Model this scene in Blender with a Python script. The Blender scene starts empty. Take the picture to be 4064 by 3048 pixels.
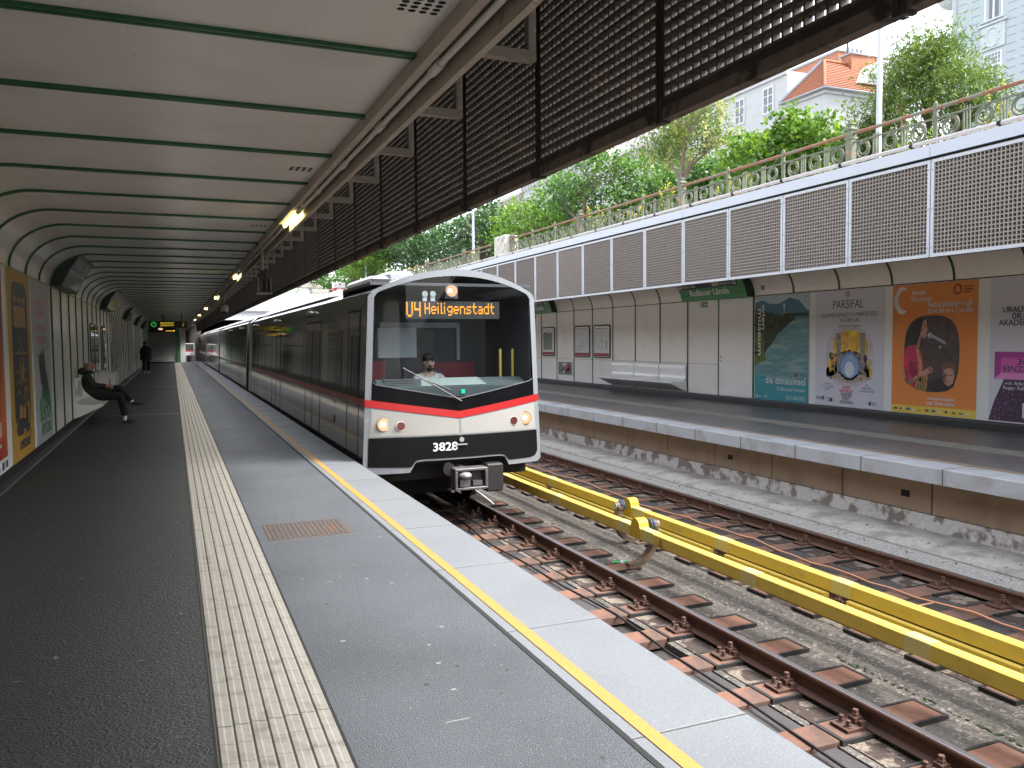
import bpy, bmesh, math, random
from mathutils import Vector, Matrix
random.seed(7)
PI = math.pi
S = bpy.context.scene
COL = S.collection

# ------------------------------------------------------------------ camera
cam_d = bpy.data.cameras.new("camera")
cam_d.sensor_fit = 'HORIZONTAL'; cam_d.sensor_width = 36.0
cam_d.lens = 3241.7 / 4064 * 36.0
cam_d.clip_start = 0.05; cam_d.clip_end = 2000
cam = bpy.data.objects.new("camera", cam_d); COL.objects.link(cam)
yaw, pitch, roll = 0.39324391, -0.05369252, 0.00848001
fw = Vector((math.sin(yaw)*math.cos(pitch), math.cos(yaw)*math.cos(pitch), math.sin(pitch)))
rt = Vector((math.cos(yaw), -math.sin(yaw), 0)); dn = fw.cross(rt)
r2 = rt*math.cos(roll)+dn*math.sin(roll); d2 = -rt*math.sin(roll)+dn*math.cos(roll)
mw = Matrix((r2, -d2, -fw)).transposed().to_4x4(); mw.translation = (0, 0, 1.65)
cam.matrix_world = mw
S.camera = cam

# ------------------------------------------------------------------ world, sun, exposure
SUN_EL, SUN_ROT = math.radians(52), math.radians(120)
W = bpy.data.worlds.new("World"); S.world = W; W.use_nodes = True
nt = W.node_tree; nt.nodes.clear()
sky = nt.nodes.new('ShaderNodeTexSky'); sky.sky_type = 'NISHITA'; sky.sun_disc = False
sky.sun_elevation = SUN_EL; sky.sun_rotation = SUN_ROT
sky.air_density = 1.0; sky.dust_density = 4.0; sky.ozone_density = 1.0
hs = nt.nodes.new('ShaderNodeHueSaturation'); hs.inputs['Saturation'].default_value = 0.36
bg = nt.nodes.new('ShaderNodeBackground'); bg.inputs['Strength'].default_value = 0.15
wo = nt.nodes.new('ShaderNodeOutputWorld')
nt.links.new(sky.outputs[0], hs.inputs['Color']); nt.links.new(hs.outputs[0], bg.inputs['Color']); nt.links.new(bg.outputs[0], wo.inputs[0])
sun_d = bpy.data.lights.new("sun", 'SUN'); sun_d.energy = 0.9; sun_d.angle = math.radians(25); sun_d.color = (1, .97, .92)
sun = bpy.data.objects.new("sun", sun_d); COL.objects.link(sun)
sd = Vector((math.cos(SUN_EL)*math.sin(SUN_ROT), math.cos(SUN_EL)*math.cos(SUN_ROT), math.sin(SUN_EL)))
sun.rotation_euler = sd.to_track_quat('Z', 'Y').to_euler()
S.view_settings.view_transform = 'Standard'; S.view_settings.look = 'None'
S.view_settings.gamma = 1; S.view_settings.exposure = 2.5
try:
    S.cycles.max_bounces = 10; S.cycles.diffuse_bounces = 6; S.cycles.transparent_max_bounces = 12
    S.cycles.caustics_reflective = False; S.cycles.caustics_refractive = False
except Exception: pass

# ------------------------------------------------------------------ materials
MATS = {}
def M(name, col, rough=.6, metal=0., var=.12, scale=5., bump=0., bscale=60., col2=None, c2=(3., .5, .62), c2map=(1, 1, 1), spec=.5, coat=0., rand=0., emit=None, estr=1., trans=0., vmap=(1, 1, 1), col3=None, c3p=(60., .6, .66)):
    if name in MATS: return MATS[name]
    m = bpy.data.materials.new(name); m.use_nodes = True
    t = m.node_tree; N = t.nodes; L = t.links; b = N['Principled BSDF']
    b.inputs['Roughness'].default_value = rough; b.inputs['Metallic'].default_value = metal
    b.inputs['Specular IOR Level'].default_value = spec; b.inputs['Coat Weight'].default_value = coat
    b.inputs['Coat Roughness'].default_value = .08
    tc = N.new('ShaderNodeTexCoord')
    def noise(sc, mp=(1, 1, 1), det=5.):
        n = N.new('ShaderNodeTexNoise'); n.inputs['Scale'].default_value = sc; n.inputs['Detail'].default_value = det
        mpn = N.new('ShaderNodeMapping'); mpn.inputs['Scale'].default_value = mp
        L.new(tc.outputs['Object'], mpn.inputs['Vector']); L.new(mpn.outputs[0], n.inputs['Vector'])
        return n.outputs['Fac']
    c = N.new('ShaderNodeMix'); c.data_type = 'RGBA'
    lo = [max(0, x*(1-var*1.6)) for x in col]; hi = [min(1, x*(1+var*1.6)) for x in col]
    c.inputs[6].default_value = (*lo, 1); c.inputs[7].default_value = (*hi, 1)
    if var > 0: L.new(noise(scale, vmap), c.inputs[0])
    else: c.inputs[0].default_value = .5
    out = c.outputs[2]
    if col2:
        r = N.new('ShaderNodeMapRange'); r.inputs[1].default_value = c2[1]; r.inputs[2].default_value = c2[2]
        L.new(noise(c2[0], c2map, 8.), r.inputs[0])
        c_ = N.new('ShaderNodeMix'); c_.data_type = 'RGBA'
        L.new(r.outputs[0], c_.inputs[0]); L.new(out, c_.inputs[6]); c_.inputs[7].default_value = (*col2, 1); out = c_.outputs[2]
    if col3:
        r = N.new('ShaderNodeMapRange'); r.inputs[1].default_value = c3p[1]; r.inputs[2].default_value = c3p[2]
        L.new(noise(c3p[0], (1,1,1), 2.), r.inputs[0])
        c_ = N.new('ShaderNodeMix'); c_.data_type = 'RGBA'
        L.new(r.outputs[0], c_.inputs[0]); L.new(out, c_.inputs[6]); c_.inputs[7].default_value = (*col3, 1); out = c_.outputs[2]
    if rand > 0:
        oi = N.new('ShaderNodeObjectInfo'); r = N.new('ShaderNodeMapRange'); r.inputs[3].default_value = 1-rand; r.inputs[4].default_value = 1+rand
        L.new(oi.outputs['Random'], r.inputs[0])
        hv = N.new('ShaderNodeHueSaturation'); L.new(r.outputs[0], hv.inputs['Value']); L.new(out, hv.inputs['Color']); out = hv.outputs[0]
    L.new(out, b.inputs['Base Color'])
    if bump > 0:
        bp = N.new('ShaderNodeBump'); bp.inputs['Strength'].default_value = bump; bp.inputs['Distance'].default_value = .02
        L.new(noise(bscale, (1, 1, 1), 3.), bp.inputs['Height']); L.new(bp.outputs[0], b.inputs['Normal'])
    if emit:
        b.inputs['Emission Color'].default_value = (*emit, 1); b.inputs['Emission Strength'].default_value = estr
    if trans: b.inputs['Transmission Weight'].default_value = trans
    MATS[name] = m
    return m
def flat(name, col, rough=.5): return M(name, col, rough, var=.0)
def glass(name, tint=(.8, .85, .87), refl=1.0, rough=.01):
    if name in MATS: return MATS[name]
    m = bpy.data.materials.new(name); m.use_nodes = True; t = m.node_tree; N = t.nodes; L = t.links; N.clear()
    o = N.new('ShaderNodeOutputMaterial'); mx = N.new('ShaderNodeMixShader'); tr = N.new('ShaderNodeBsdfTransparent'); gl = N.new('ShaderNodeBsdfGlossy')
    fr = N.new('ShaderNodeFresnel'); ge = N.new('ShaderNodeNewGeometry'); mr = N.new('ShaderNodeMapRange'); mr.inputs[3].default_value = 1.45; mr.inputs[4].default_value = 1/1.45
    L.new(ge.outputs['Backfacing'], mr.inputs[0]); L.new(mr.outputs[0], fr.inputs[0])
    mu = N.new('ShaderNodeMath'); mu.operation = 'MULTIPLY'; mu.inputs[1].default_value = refl
    tr.inputs[0].default_value = (*tint, 1); gl.inputs['Roughness'].default_value = rough
    L.new(fr.outputs[0], mu.inputs[0]); L.new(mu.outputs[0], mx.inputs[0]); L.new(tr.outputs[0], mx.inputs[1]); L.new(gl.outputs[0], mx.inputs[2]); L.new(mx.outputs[0], o.inputs[0])
    MATS[name] = m; return m
def leafmat(name, a, b_, trans=.45):
    m = bpy.data.materials.new(name); m.use_nodes = True; t = m.node_tree; N = t.nodes; L = t.links; N.clear()
    o = N.new('ShaderNodeOutputMaterial'); d = N.new('ShaderNodeBsdfPrincipled'); tl = N.new('ShaderNodeBsdfTranslucent'); mx = N.new('ShaderNodeMixShader')
    g = N.new('ShaderNodeNewGeometry'); c = N.new('ShaderNodeMix'); c.data_type = 'RGBA'
    c.inputs[6].default_value = (*a, 1); c.inputs[7].default_value = (*b_, 1)
    L.new(g.outputs['Random Per Island'], c.inputs[0]); L.new(c.outputs[2], d.inputs['Base Color']); L.new(c.outputs[2], tl.inputs[0])
    d.inputs['Roughness'].default_value = .45; mx.inputs[0].default_value = trans
    L.new(d.outputs[0], mx.inputs[1]); L.new(tl.outputs[0], mx.inputs[2]); L.new(mx.outputs[0], o.inputs[0])
    return m

# ------------------------------------------------------------------ mesh builder
class MB:
    def __init__(s): s.v = []; s.f = []; s.m = []; s.mats = []; s.sm = []
    def mi(s, mat):
        if mat not in s.mats: s.mats.append(mat)
        return s.mats.index(mat)
    def add(s, vs, fs, mat, smooth=False):
        o = len(s.v); s.v += [tuple(v) for v in vs]; k = s.mi(mat)
        for f in fs: s.f.append([i+o for i in f]); s.m.append(k); s.sm.append(smooth)
        return s
    def box(s, x0, x1, y0, y1, z0, z1, mat):
        return s.add([(x0,y0,z0),(x1,y0,z0),(x1,y1,z0),(x0,y1,z0),(x0,y0,z1),(x1,y0,z1),(x1,y1,z1),(x0,y1,z1)],
                     [(0,3,2,1),(4,5,6,7),(0,1,5,4),(1,2,6,5),(2,3,7,6),(3,0,4,7)], mat)
    def bbox(s, x0, x1, y0, y1, z0, z1, mat, r=.01):
        # box with chamfered long edges (every edge cut once)
        pts = []
        for z, i in ((z0, r), (z0+r, 0), (z1-r, 0), (z1, r)):
            a0, a1, b0, b1 = x0+i, x1-i, y0+i, y1-i
            q = r if i == 0 else r*.6
            pts.append([(a0+q,b0,z),(a1-q,b0,z),(a1,b0+q,z),(a1,b1-q,z),(a1-q,b1,z),(a0+q,b1,z),(a0,b1-q,z),(a0,b0+q,z)])
        vs = sum(pts, []); fs = [tuple(range(7,-1,-1)), tuple(range(24,32))]
        for k in range(3):
            for i in range(8): fs.append((k*8+i, k*8+(i+1)%8, k*8+8+(i+1)%8, k*8+8+i))
        return s.add(vs, fs, mat)
    def prism(s, pts, axis, a0, a1, mat, mcap=None):
        # 2D polygon (p,q) extruded along axis: 'x' -> (y,z), 'y' -> (x,z), 'z' -> (x,y)
        def P(p, a): return (a,p[0],p[1]) if axis == 'x' else ((p[0],a,p[1]) if axis == 'y' else (p[0],p[1],a))
        n = len(pts); vs = [P(p,a0) for p in pts]+[P(p,a1) for p in pts]
        s.add(vs, [(i,(i+1)%n,n+(i+1)%n,n+i) for i in range(n)], mat)
        s.add(vs, [tuple(range(n))[::-1], tuple(range(n,2*n))], mcap or mat); return s
    def tube(s, path, r, mat, n=8, caps=True, smooth=True):
        path = [Vector(p) for p in path]; rs = r if isinstance(r, (list, tuple)) else [r]*len(path)
        vs = []; up = None
        for i, p in enumerate(path):
            d = (path[min(i+1,len(path)-1)]-path[max(i-1,0)]).normalized()
            if up is None: up = Vector((0,0,1)) if abs(d.z) < .9 else Vector((1,0,0))
            a = d.cross(up); 
            if a.length < 1e-4: a = d.orthogonal()
            a.normalize(); b = a.cross(d).normalized(); up = b
            for k in range(n): vs.append(p+(a*math.cos(2*PI*k/n)+b*math.sin(2*PI*k/n))*rs[i])
        fs = [(i*n+k, i*n+(k+1)%n, (i+1)*n+(k+1)%n, (i+1)*n+k) for i in range(len(path)-1) for k in range(n)]
        s.add(vs, fs, mat, smooth)
        if caps: s.add(vs, [tuple(range(n))[::-1], tuple(range((len(path)-1)*n, len(path)*n))], mat)
        return s
    def lathe(s, c, prof, mat, n=16, axis='z', smooth=True):
        vs = []
        for r, h in prof:
            for k in range(n):
                a = 2*PI*k/n; p, q = r*math.cos(a), r*math.sin(a)
                vs.append((c[0]+p,c[1]+q,c[2]+h) if axis == 'z' else ((c[0]+p,c[1]+h,c[2]+q) if axis == 'y' else (c[0]+h,c[1]+p,c[2]+q)))
        m_ = len(prof)
        fs = [(i*n+k, i*n+(k+1)%n, (i+1)*n+(k+1)%n, (i+1)*n+k) for i in range(m_-1) for k in range(n)]
        s.add(vs, fs, mat, smooth)
        s.add(vs, [tuple(range(n))[::-1], tuple(range((m_-1)*n, m_*n))], mat); return s
    def sweep(s, prof, y0, y1, mat, smooth=False, ny=1):
        # open profile of (x,z) points swept along y
        n = len(prof); vs = []
        for j in range(ny+1):
            y = y0+(y1-y0)*j/ny; vs += [(p[0],y,p[1]) for p in prof]
        return s.add(vs, [(j*n+i, j*n+i+1, (j+1)*n+i+1, (j+1)*n+i) for j in range(ny) for i in range(n-1)], mat, smooth)
    def build(s, name, parent=None, origin=None, label=None, cat=None, group=None, kind=None):
        me = bpy.data.meshes.new(name)
        if parent is not None: o0 = Vector(parent.get('_org', (0,0,0)))
        elif origin is not None: o0 = Vector(origin)
        else:
            xs = [v[0] for v in s.v]; ys = [v[1] for v in s.v]; zs = [v[2] for v in s.v]
            o0 = Vector(((min(xs)+max(xs))/2, (min(ys)+max(ys))/2, min(zs)))
        me.from_pydata([(v[0]-o0.x, v[1]-o0.y, v[2]-o0.z) for v in s.v], [], s.f)
        for m in s.mats: me.materials.append(m)
        me.polygons.foreach_set('material_index', s.m); me.polygons.foreach_set('use_smooth', s.sm); me.update()
        ob = bpy.data.objects.new(name, me); COL.objects.link(ob)
        if parent is not None: ob.parent = parent; ob['_org'] = list(o0)
        else: ob.location = o0; ob['_org'] = list(o0)
        tag(ob, label, cat, group, kind); return ob
def tag(o, label=None, cat=None, group=None, kind=None):
    if label: o['label'] = label
    if cat: o['category'] = cat
    if group: o['group'] = group
    if kind: o['kind'] = kind
def thing(name, loc, label, cat, group=None):
    o = bpy.data.objects.new(name, None); COL.objects.link(o); o.location = loc; o.empty_display_size = .2
    o['_org'] = list(loc); tag(o, label, cat, group); return o
def copy_tree(o, off, label=None, parent=None):
    c = o.copy(); COL.objects.link(c)
    if parent is not None: c.parent = parent
    if off is not None: c.location = o.location+Vector(off)
    if label: c['label'] = label
    for ch in list(o.children): copy_tree(ch, None, None, c)
    return c
def part_copy(o, off):
    # a further copy of a part (with its sub-parts) under the same thing
    c = o.copy(); COL.objects.link(c); c.parent = o.parent; c.location = o.location+Vector(off)
    for ch in list(o.children): copy_tree(ch, None, None, c)
    return c

# lettering: a text curve turned into flat faces
TXT = {}
def text_geo(s, shear=0., bold=0.):
    k = (s, shear, bold)
    if k in TXT: return TXT[k]
    cu = bpy.data.curves.new('lettering', 'FONT'); cu.body = s; cu.size = 1; cu.shear = shear; cu.resolution_u = 3; cu.offset = bold
    ob = bpy.data.objects.new('lettering', cu); COL.objects.link(ob)
    dg = bpy.context.evaluated_depsgraph_get(); me = bpy.data.meshes.new_from_object(ob.evaluated_get(dg))
    vs = [(v.co.x, v.co.y) for v in me.vertices]; fs = [tuple(p.vertices) for p in me.polygons]
    bpy.data.objects.remove(ob); bpy.data.curves.remove(cu); bpy.data.meshes.remove(me)
    TXT[k] = (vs, fs); return TXT[k]
class Pane:
    # flat drawing surface: o = lower left seen by the viewer, r = right, u = up (unit), n = towards the viewer
    def __init__(s, mb, o, r, u):
        s.mb = mb; s.o = Vector(o); s.r = Vector(r).normalized(); s.u = Vector(u).normalized(); s.n = s.r.cross(s.u).normalized()
    def P(s, x, y, l): return s.o+s.r*x+s.u*y+s.n*(l*.0015)
    def poly(s, pts, mat, l=1):
        s.mb.add([s.P(x, y, l) for x, y in pts], [tuple(range(len(pts)))], mat); return s
    def rect(s, x0, y0, x1, y1, mat, l=1): return s.poly([(x0,y0),(x1,y0),(x1,y1),(x0,y1)], mat, l)
    def ell(s, cx, cy, a, b, mat, l=1, n=24, p=2., t0=0, t1=2*PI):
        pts = []
        for k in range(n):
            t = t0+(t1-t0)*k/n; c_, s_ = math.cos(t), math.sin(t)
            pts.append((cx+a*math.copysign(abs(c_)**(2/p), c_), cy+b*math.copysign(abs(s_)**(2/p), s_)))
        return s.poly(pts, mat, l)
    def ring(s, cx, cy, a, b, w, mat, l=1, n=24, t0=0, t1=2*PI):
        vs = []; fs = []
        for k in range(n+1):
            t = t0+(t1-t0)*k/n
            vs += [s.P(cx+a*math.cos(t), cy+b*math.sin(t), l), s.P(cx+(a-w)*math.cos(t), cy+(b-w)*math.sin(t), l)]
            if k: fs.append((2*k-2, 2*k, 2*k+1, 2*k-1))
        s.mb.add(vs, fs, mat); return s
    def text(s, st, x, y, h, mat, l=2, al='l', w=None, shear=0., rot=0., bold=0.):
        vs, fs = text_geo(st, shear, bold)
        if not vs: return s
        x0 = min(v[0] for v in vs); x1 = max(v[0] for v in vs)
        k = h/.69; kx = k if w is None else w/(x1-x0)
        off = {'l': -x0, 'c': -(x0+x1)/2, 'r': -x1}[al]
        ca, sa = math.cos(rot), math.sin(rot)
        pts = [((v[0]+off)*kx, v[1]*k) for v in vs]
        s.mb.add([s.P(x+a*ca-b*sa, y+a*sa+b*ca, l) for a, b in pts], fs, mat); return s
    def line(s, a, b, w, mat, l=2):
        d = Vector((b[0]-a[0], b[1]-a[1])); q = Vector((-d.y, d.x)).normalized()*w/2
        return s.poly([(a[0]-q.x,a[1]-q.y),(b[0]-q.x,b[1]-q.y),(b[0]+q.x,b[1]+q.y),(a[0]+q.x,a[1]+q.y)], mat, l)

# bodies: a skinned skeleton turned into one surface, material by the nearest joint
def figure(name, joints, edges, parent, matfn, sub=2):
    names = list(joints); idx = {n: i for i, n in enumerate(names)}
    org = Vector(parent['_org'])
    me = bpy.data.meshes.new('skeleton'); me.from_pydata([Vector(joints[n][0])-org for n in names], [(idx[a], idx[b]) for a, b in edges], [])
    ob = bpy.data.objects.new('skeleton', me); COL.objects.link(ob)
    sk = ob.modifiers.new('skin', 'SKIN'); sk.branch_smoothing = .6
    for i, n in enumerate(names):
        r = joints[n][1]; r = r if isinstance(r, tuple) else (r, r)
        d = me.skin_vertices[0].data[i]; d.radius = r; d.use_root = (i == 0)
    ss = ob.modifiers.new('sub', 'SUBSURF'); ss.levels = sub; ss.render_levels = sub
    dg = bpy.context.evaluated_depsgraph_get(); nm = bpy.data.meshes.new_from_object(ob.evaluated_get(dg))
    bpy.data.objects.remove(ob); bpy.data.meshes.remove(me)
    nm.name = name; nm.materials.clear(); ml = []
    jp = [(Vector(joints[n][0])-org, n) for n in names]
    for p in nm.polygons:
        p.use_smooth = True; c = p.center
        m = matfn(min(((q[0]-c).length-(.0 if 'hand' not in q[1] else -.0) if 'hand' not in q[1] or (q[0]-c).length < .042 else 9., q[1]) for q in jp)[1], c+org)
        if m not in ml: ml.append(m); nm.materials.append(m)
        p.material_index = ml.index(m)
    o = bpy.data.objects.new(name, nm); COL.objects.link(o); o.parent = parent; o['_org'] = list(org); return o
def blob(mb, c, r, mat, n=14, m_=9, rot=None, f=None):
    vs = []; fs = []
    for i in range(m_+1):
        th = PI*i/m_
        for k in range(n):
            a = 2*PI*k/n; d = Vector((math.sin(th)*math.cos(a), math.sin(th)*math.sin(a), math.cos(th)))
            s_ = f(d) if f else 1.
            p = Vector((d.x*r[0]*s_, d.y*r[1]*s_, d.z*r[2]*s_))
            if rot: p.rotate(rot)
            vs.append(Vector(c)+p)
    for i in range(m_):
        for k in range(n): fs.append((i*n+k, (i+1)*n+k, (i+1)*n+(k+1)%n, i*n+(k+1)%n))
    mb.add(vs, fs, mat, True); return mb
# ================================================================== materials in use
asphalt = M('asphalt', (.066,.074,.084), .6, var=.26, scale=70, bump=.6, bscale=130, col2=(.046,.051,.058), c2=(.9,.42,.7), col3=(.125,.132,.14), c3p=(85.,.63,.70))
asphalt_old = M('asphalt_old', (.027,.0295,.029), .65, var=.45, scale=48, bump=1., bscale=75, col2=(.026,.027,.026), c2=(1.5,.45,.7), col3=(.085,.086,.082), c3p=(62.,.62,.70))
asphalt_far = M('asphalt_brightened', (.155,.15,.153), .36, var=.2, scale=60, bump=.2, bscale=100, col2=(.115,.105,.10), c2=(.8,.45,.7))  # far floor colour made lighter to lift the shade under its roof
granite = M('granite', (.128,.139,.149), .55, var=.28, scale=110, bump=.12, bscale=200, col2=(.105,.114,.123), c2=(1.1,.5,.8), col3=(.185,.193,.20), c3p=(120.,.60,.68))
granite_brightened = M('granite_brightened', (.44,.46,.48), .5, var=.16, scale=60, bump=.15, bscale=80, col2=(.33,.33,.33), c2=(2.5,.5,.7))  # paler than the near coping: extra light on the far edge put into colour
joint = flat('joint_black', (.012,.012,.012), .9)
joint_grey = flat('joint_grey', (.12,.12,.12), .9)
yellow_line = M('line_yellow', (.32,.178,.035), .6, var=.14, scale=40, col2=(.24,.16,.055), c2=(14,.62,.72))
cream = M('tactile_cream', (.22,.21,.185), .6, var=.16, scale=60, col2=(.13,.12,.10), c2=(9,.54,.75))
enamel = M('enamel_panel', (.75,.72,.68), .3, var=.05, scale=2, col2=(.65,.615,.57), c2=(1.6,.5,.75), c2map=(1,1,.35), coat=0., bump=.05, bscale=3)
enamel_r = M('enamel_panel_pale', (.84,.815,.785), .35, var=.03, scale=2, col2=(.77,.74,.70), c2=(1.4,.5,.75))
green_dk = M('rib_green', (.012,.10,.028), .4, var=.2, scale=20)
green_sign = M('sign_green', (.03,.25,.07), .35, var=.06, scale=4)
black_pl = M('plinth_black', (.014,.015,.015), .5, var=.3, scale=14)
brown_lat = M('lattice_brown', (.085,.07,.058), .7, var=.35, scale=16, col2=(.13,.10,.08), c2=(5,.55,.7))
brown_post = M('post_brown', (.03,.026,.024), .7, var=.3, scale=10, col2=(.065,.045,.035), c2=(6,.58,.66))
rust_rail = M('edge_rust', (.15,.115,.092), .8, var=.3, scale=12, col2=(.03,.027,.026), c2=(7,.5,.6))
grille_r = M('grille_taupe', (.255,.222,.195), .7, var=.14, scale=20, rand=.12)
grille_back = M('grille_back', (.17,.13,.105), .85, var=.3, scale=7)
white_metal = M('white_metal', (.50,.52,.555), .4, var=.03, scale=6, col2=(.48,.46,.45), c2=(22,.6,.75), c2map=(1,1,.25))
beam_paint = M('beam_paint', (.42,.365,.30), .5, var=.1, scale=9, col2=(.24,.15,.09), c2=(11,.66,.75))
concrete = M('concrete', (.40,.375,.34), .85, var=.2, scale=14, bump=.6, bscale=60, col2=(.25,.225,.20), c2=(2.6,.48,.66), col3=(.13,.11,.09), c3p=(16.,.68,.72))
concrete_bed = M('concrete_bed', (.118,.106,.091), .9, var=.6, scale=34, bump=1., bscale=45, col2=(.075,.068,.06), c2=(3.4,.42,.66), c2map=(2.,.6,1), col3=(.25,.22,.187), c3p=(26.,.585,.66))
aggregate = M('aggregate', (.20,.165,.13), .9, var=.55, scale=45, bump=1., bscale=60, col2=(.05,.033,.027), c2=(5.0,.44,.50))
gravel_m = M('gravel_bed', (.36,.345,.32), .9, var=.6, scale=42, bump=1., bscale=70)
trough_m = M('trough_dark', (.03,.027,.025), .8, var=.4, scale=9, col2=(.065,.055,.05), c2=(4,.5,.6))
rust = M('sleeper_rust', (.175,.085,.055), .8, var=.2, scale=9, bump=.25, bscale=50, col2=(.10,.06,.045), c2=(4.5,.5,.66), rand=.16)
rust_dk = M('iron_rust', (.095,.047,.031), .75, var=.35, scale=22, bump=.3, bscale=60)
rail_rust = M('rail_rust', (.12,.058,.036), .7, var=.25, scale=10, col2=(.07,.04,.03), c2=(3,.5,.7), c2map=(1,.2,1))
rail_top = M('rail_polished', (.36,.34,.36), .28, metal=.9, var=.1, scale=3, vmap=(8,.3,1))
rubber = M('rubber', (.02,.018,.017), .75, var=.3, scale=25)
yel = M('cover_yellow', (.58,.435,.07), .65, var=.07, scale=5, col2=(.42,.31,.07), c2=(7,.58,.74), c2map=(1,.4,1))
yel_pale = M('cover_yellow_pale', (.54,.48,.17), .6, var=.05, scale=5, col2=(.40,.35,.14), c2=(16,.63,.72))
yel_hump = M('cover_yellow_deep', (.52,.35,.018), .55, var=.03)
white_paint = M('white_paint', (.62,.62,.63), .5, var=.03)
black_m = flat('matt_black', (.012,.012,.013), .5)
steel = M('steel', (.55,.55,.56), .3, metal=.9, var=.08, scale=20)

# ================================================================== platforms, beds (setting)
Y0, Y1 = -9., 76.
def sheet(name, x0, x1, y0, y1, z, mat, mb=None, kind='structure', nm=None):
    mb = mb or MB(); mb.add([(x0,y0,z),(x1,y0,z),(x1,y1,z),(x0,y1,z)], [(0,1,2,3)], mat); return mb
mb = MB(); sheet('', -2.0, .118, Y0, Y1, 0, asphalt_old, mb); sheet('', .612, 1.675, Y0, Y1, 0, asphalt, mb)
mb.box(-2.0, 1.69, Y0, Y1, -1.3, -.21, concrete)
mb.box(1.6, 2.02, Y0, Y1, -1.3, -.205, trough_m)
for yy, x0, x1 in ((6.93,.62,1.68),(13.6,.62,1.68),(33.2,.62,1.68),(27.5,.62,1.68)): mb.box(x0, x1, yy-.006, yy+.006, -.01, .0015, joint_grey)
gum_l = flat('gum_pale', (.20,.20,.19), .8); gum_d = flat('gum_dark', (.03,.03,.03), .7); rg = random.Random(11)
for i in range(150):
    gx = rg.choice((rg.uniform(-1.6,.05), rg.uniform(.7,1.6))); gy = 2.2+12*rg.random()**1.6; gr_ = rg.uniform(.005,.016); ph_ = rg.random()
    mb.add([(gx+gr_*(1+.3*math.sin(3*a+ph_*6))*math.cos(a), gy+gr_*(1+.3*math.cos(2*a+ph_*5))*math.sin(a), .0012) for a in [2*PI*q/9 for q in range(9)]], [tuple(range(9))], gum_l if ph_ < .45 else gum_d)
for (gx, gy, ga, gl_) in ((-.75,4.55,.1,.035),(-.2,4.6,.3,.02),(1.1,3.3,.35,.11),(.95,5.6,-.2,.06)):
    mb.box(gx-gl_/2, gx+gl_/2, gy-.004, gy+.004, -.002, .0016, gum_l)
mb.build('platform', label='grey asphalt platform beside the train', kind='structure')
# coping slabs
mb = MB(); y = 2.853-1.3535*9
mb.box(1.676, 1.6995, Y0, Y1, -.2, .003, joint)
k = 0
while y < Y1:
    mb.bbox(1.70, 2.29, y+.004, y+1.3495, -.2, .002, granite, .006); mb.box(1.702, 2.289, y-.0025, y+.0035, -.01, .003, joint_grey); y += 1.3535
mb.box(1.71, 2.27, Y0, Y1, -.19, -.02, joint_grey)
mb.build('platform_edge', kind='structure')
mb = MB(); sheet('', 1.764, 1.834, Y0, Y1, .006, yellow_line, mb); mb.build('safety_line', kind='structure')
for yy in (20.6, 33.6, 58.5):
    mb = MB(); sheet('', -1.45, .11, yy-.05, yy+.05, .004, cream, mb); mb.build('cross_line', kind='structure')
# ribbed guidance strip
def tactile(x0, x1, ya, yb, tile, sub, y_first):
    mb = MB(); n = 7; w = (x1-x0)/n; prof = []
    for i in range(n):
        a = x0+i*w; prof += [(a+.004,-.004),(a+.012,.004),(a+w*.46,.004),(a+w*.56,.0),(a+w-.004,-.001)]
    y = y_first
    while y > ya: y -= tile
    while y < yb:
        for k in range(sub):
            a, b = y+tile*k/sub, y+tile*(k+1)/sub
            mb.sweep([(p[0],p[1]+.004) for p in prof], a+(.006 if k == 0 else .0018), b-.0018, cream)
        y += tile
    mb.add([(x0,ya,-.001),(x1,ya,-.001),(x1,yb,-.001),(x0,yb,-.001)], [(0,1,2,3)], joint_grey)
    mb.box(x0-.012, x0-.001, ya, yb, -.02, .001, joint); mb.box(x1+.001, x1+.012, ya, yb, -.02, .001, joint)
    mb.build('tactile_strip', kind='structure')
tactile(.121, .609, Y0, 74., 1.667, 10, 3.631)
# manhole
mb = MB(); iron = M('cast_iron', (.07,.056,.05), .65, var=.25, scale=20, col2=(.11,.06,.035), c2=(7,.6,.68))
mb.box(.70, 1.40, 6.95, 7.60, -.03, .003, iron)
for i in range(16):
    xx = .735+i*.0405
    for j in range(13): mb.box(xx, xx+.031, 6.985+j*.0465, 6.985+j*.0465+.038, .002, .007, iron)
mb.build('manhole_cover', label='rusty ribbed iron cover let into the asphalt beside the tactile strip', cat='manhole cover')

# track bed
mb = MB(); sheet('', 1.9, 4.13, Y0, 120, -1.225, trough_m, mb)
mb.box(4.13, 8.3, Y0, 120, -1.5, -1.145, concrete_bed)
mb.box(4.55, 8.6, 95, 96, -1.4, -1.2, trough_m)
for i in range(4): # shallow screed ridges running along the bed
    xx = 5.12+i*.17; mb.prism([(xx,-1.146),(xx+.05,-1.13),(xx+.09,-1.131),(xx+.14,-1.146)], 'y', Y0, 120, concrete_bed)
mb.build('track_bed', kind='structure')
mb = MB(); sheet('', 6.88, 7.46, Y0, 120, -1.142, trough_m, mb); mb.build('cable_channel', kind='structure')
mb = MB()
P = [(7.95,-1.05),(8.05,-1.03),(8.3,-1.02),(8.5,-1.0)]
mb.sweep(P, Y0, 120, gravel_m)
mb.build('gravel_strip', kind='structure')
mb = MB(); mb.prism([(8.46,-1.3),(8.46,-.985),(8.49,-.95),(8.6,-.935),(9.25,-.92),(9.25,-1.3)], 'y', Y0, 120, concrete); mb.build('concrete_ledge', kind='structure')
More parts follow.
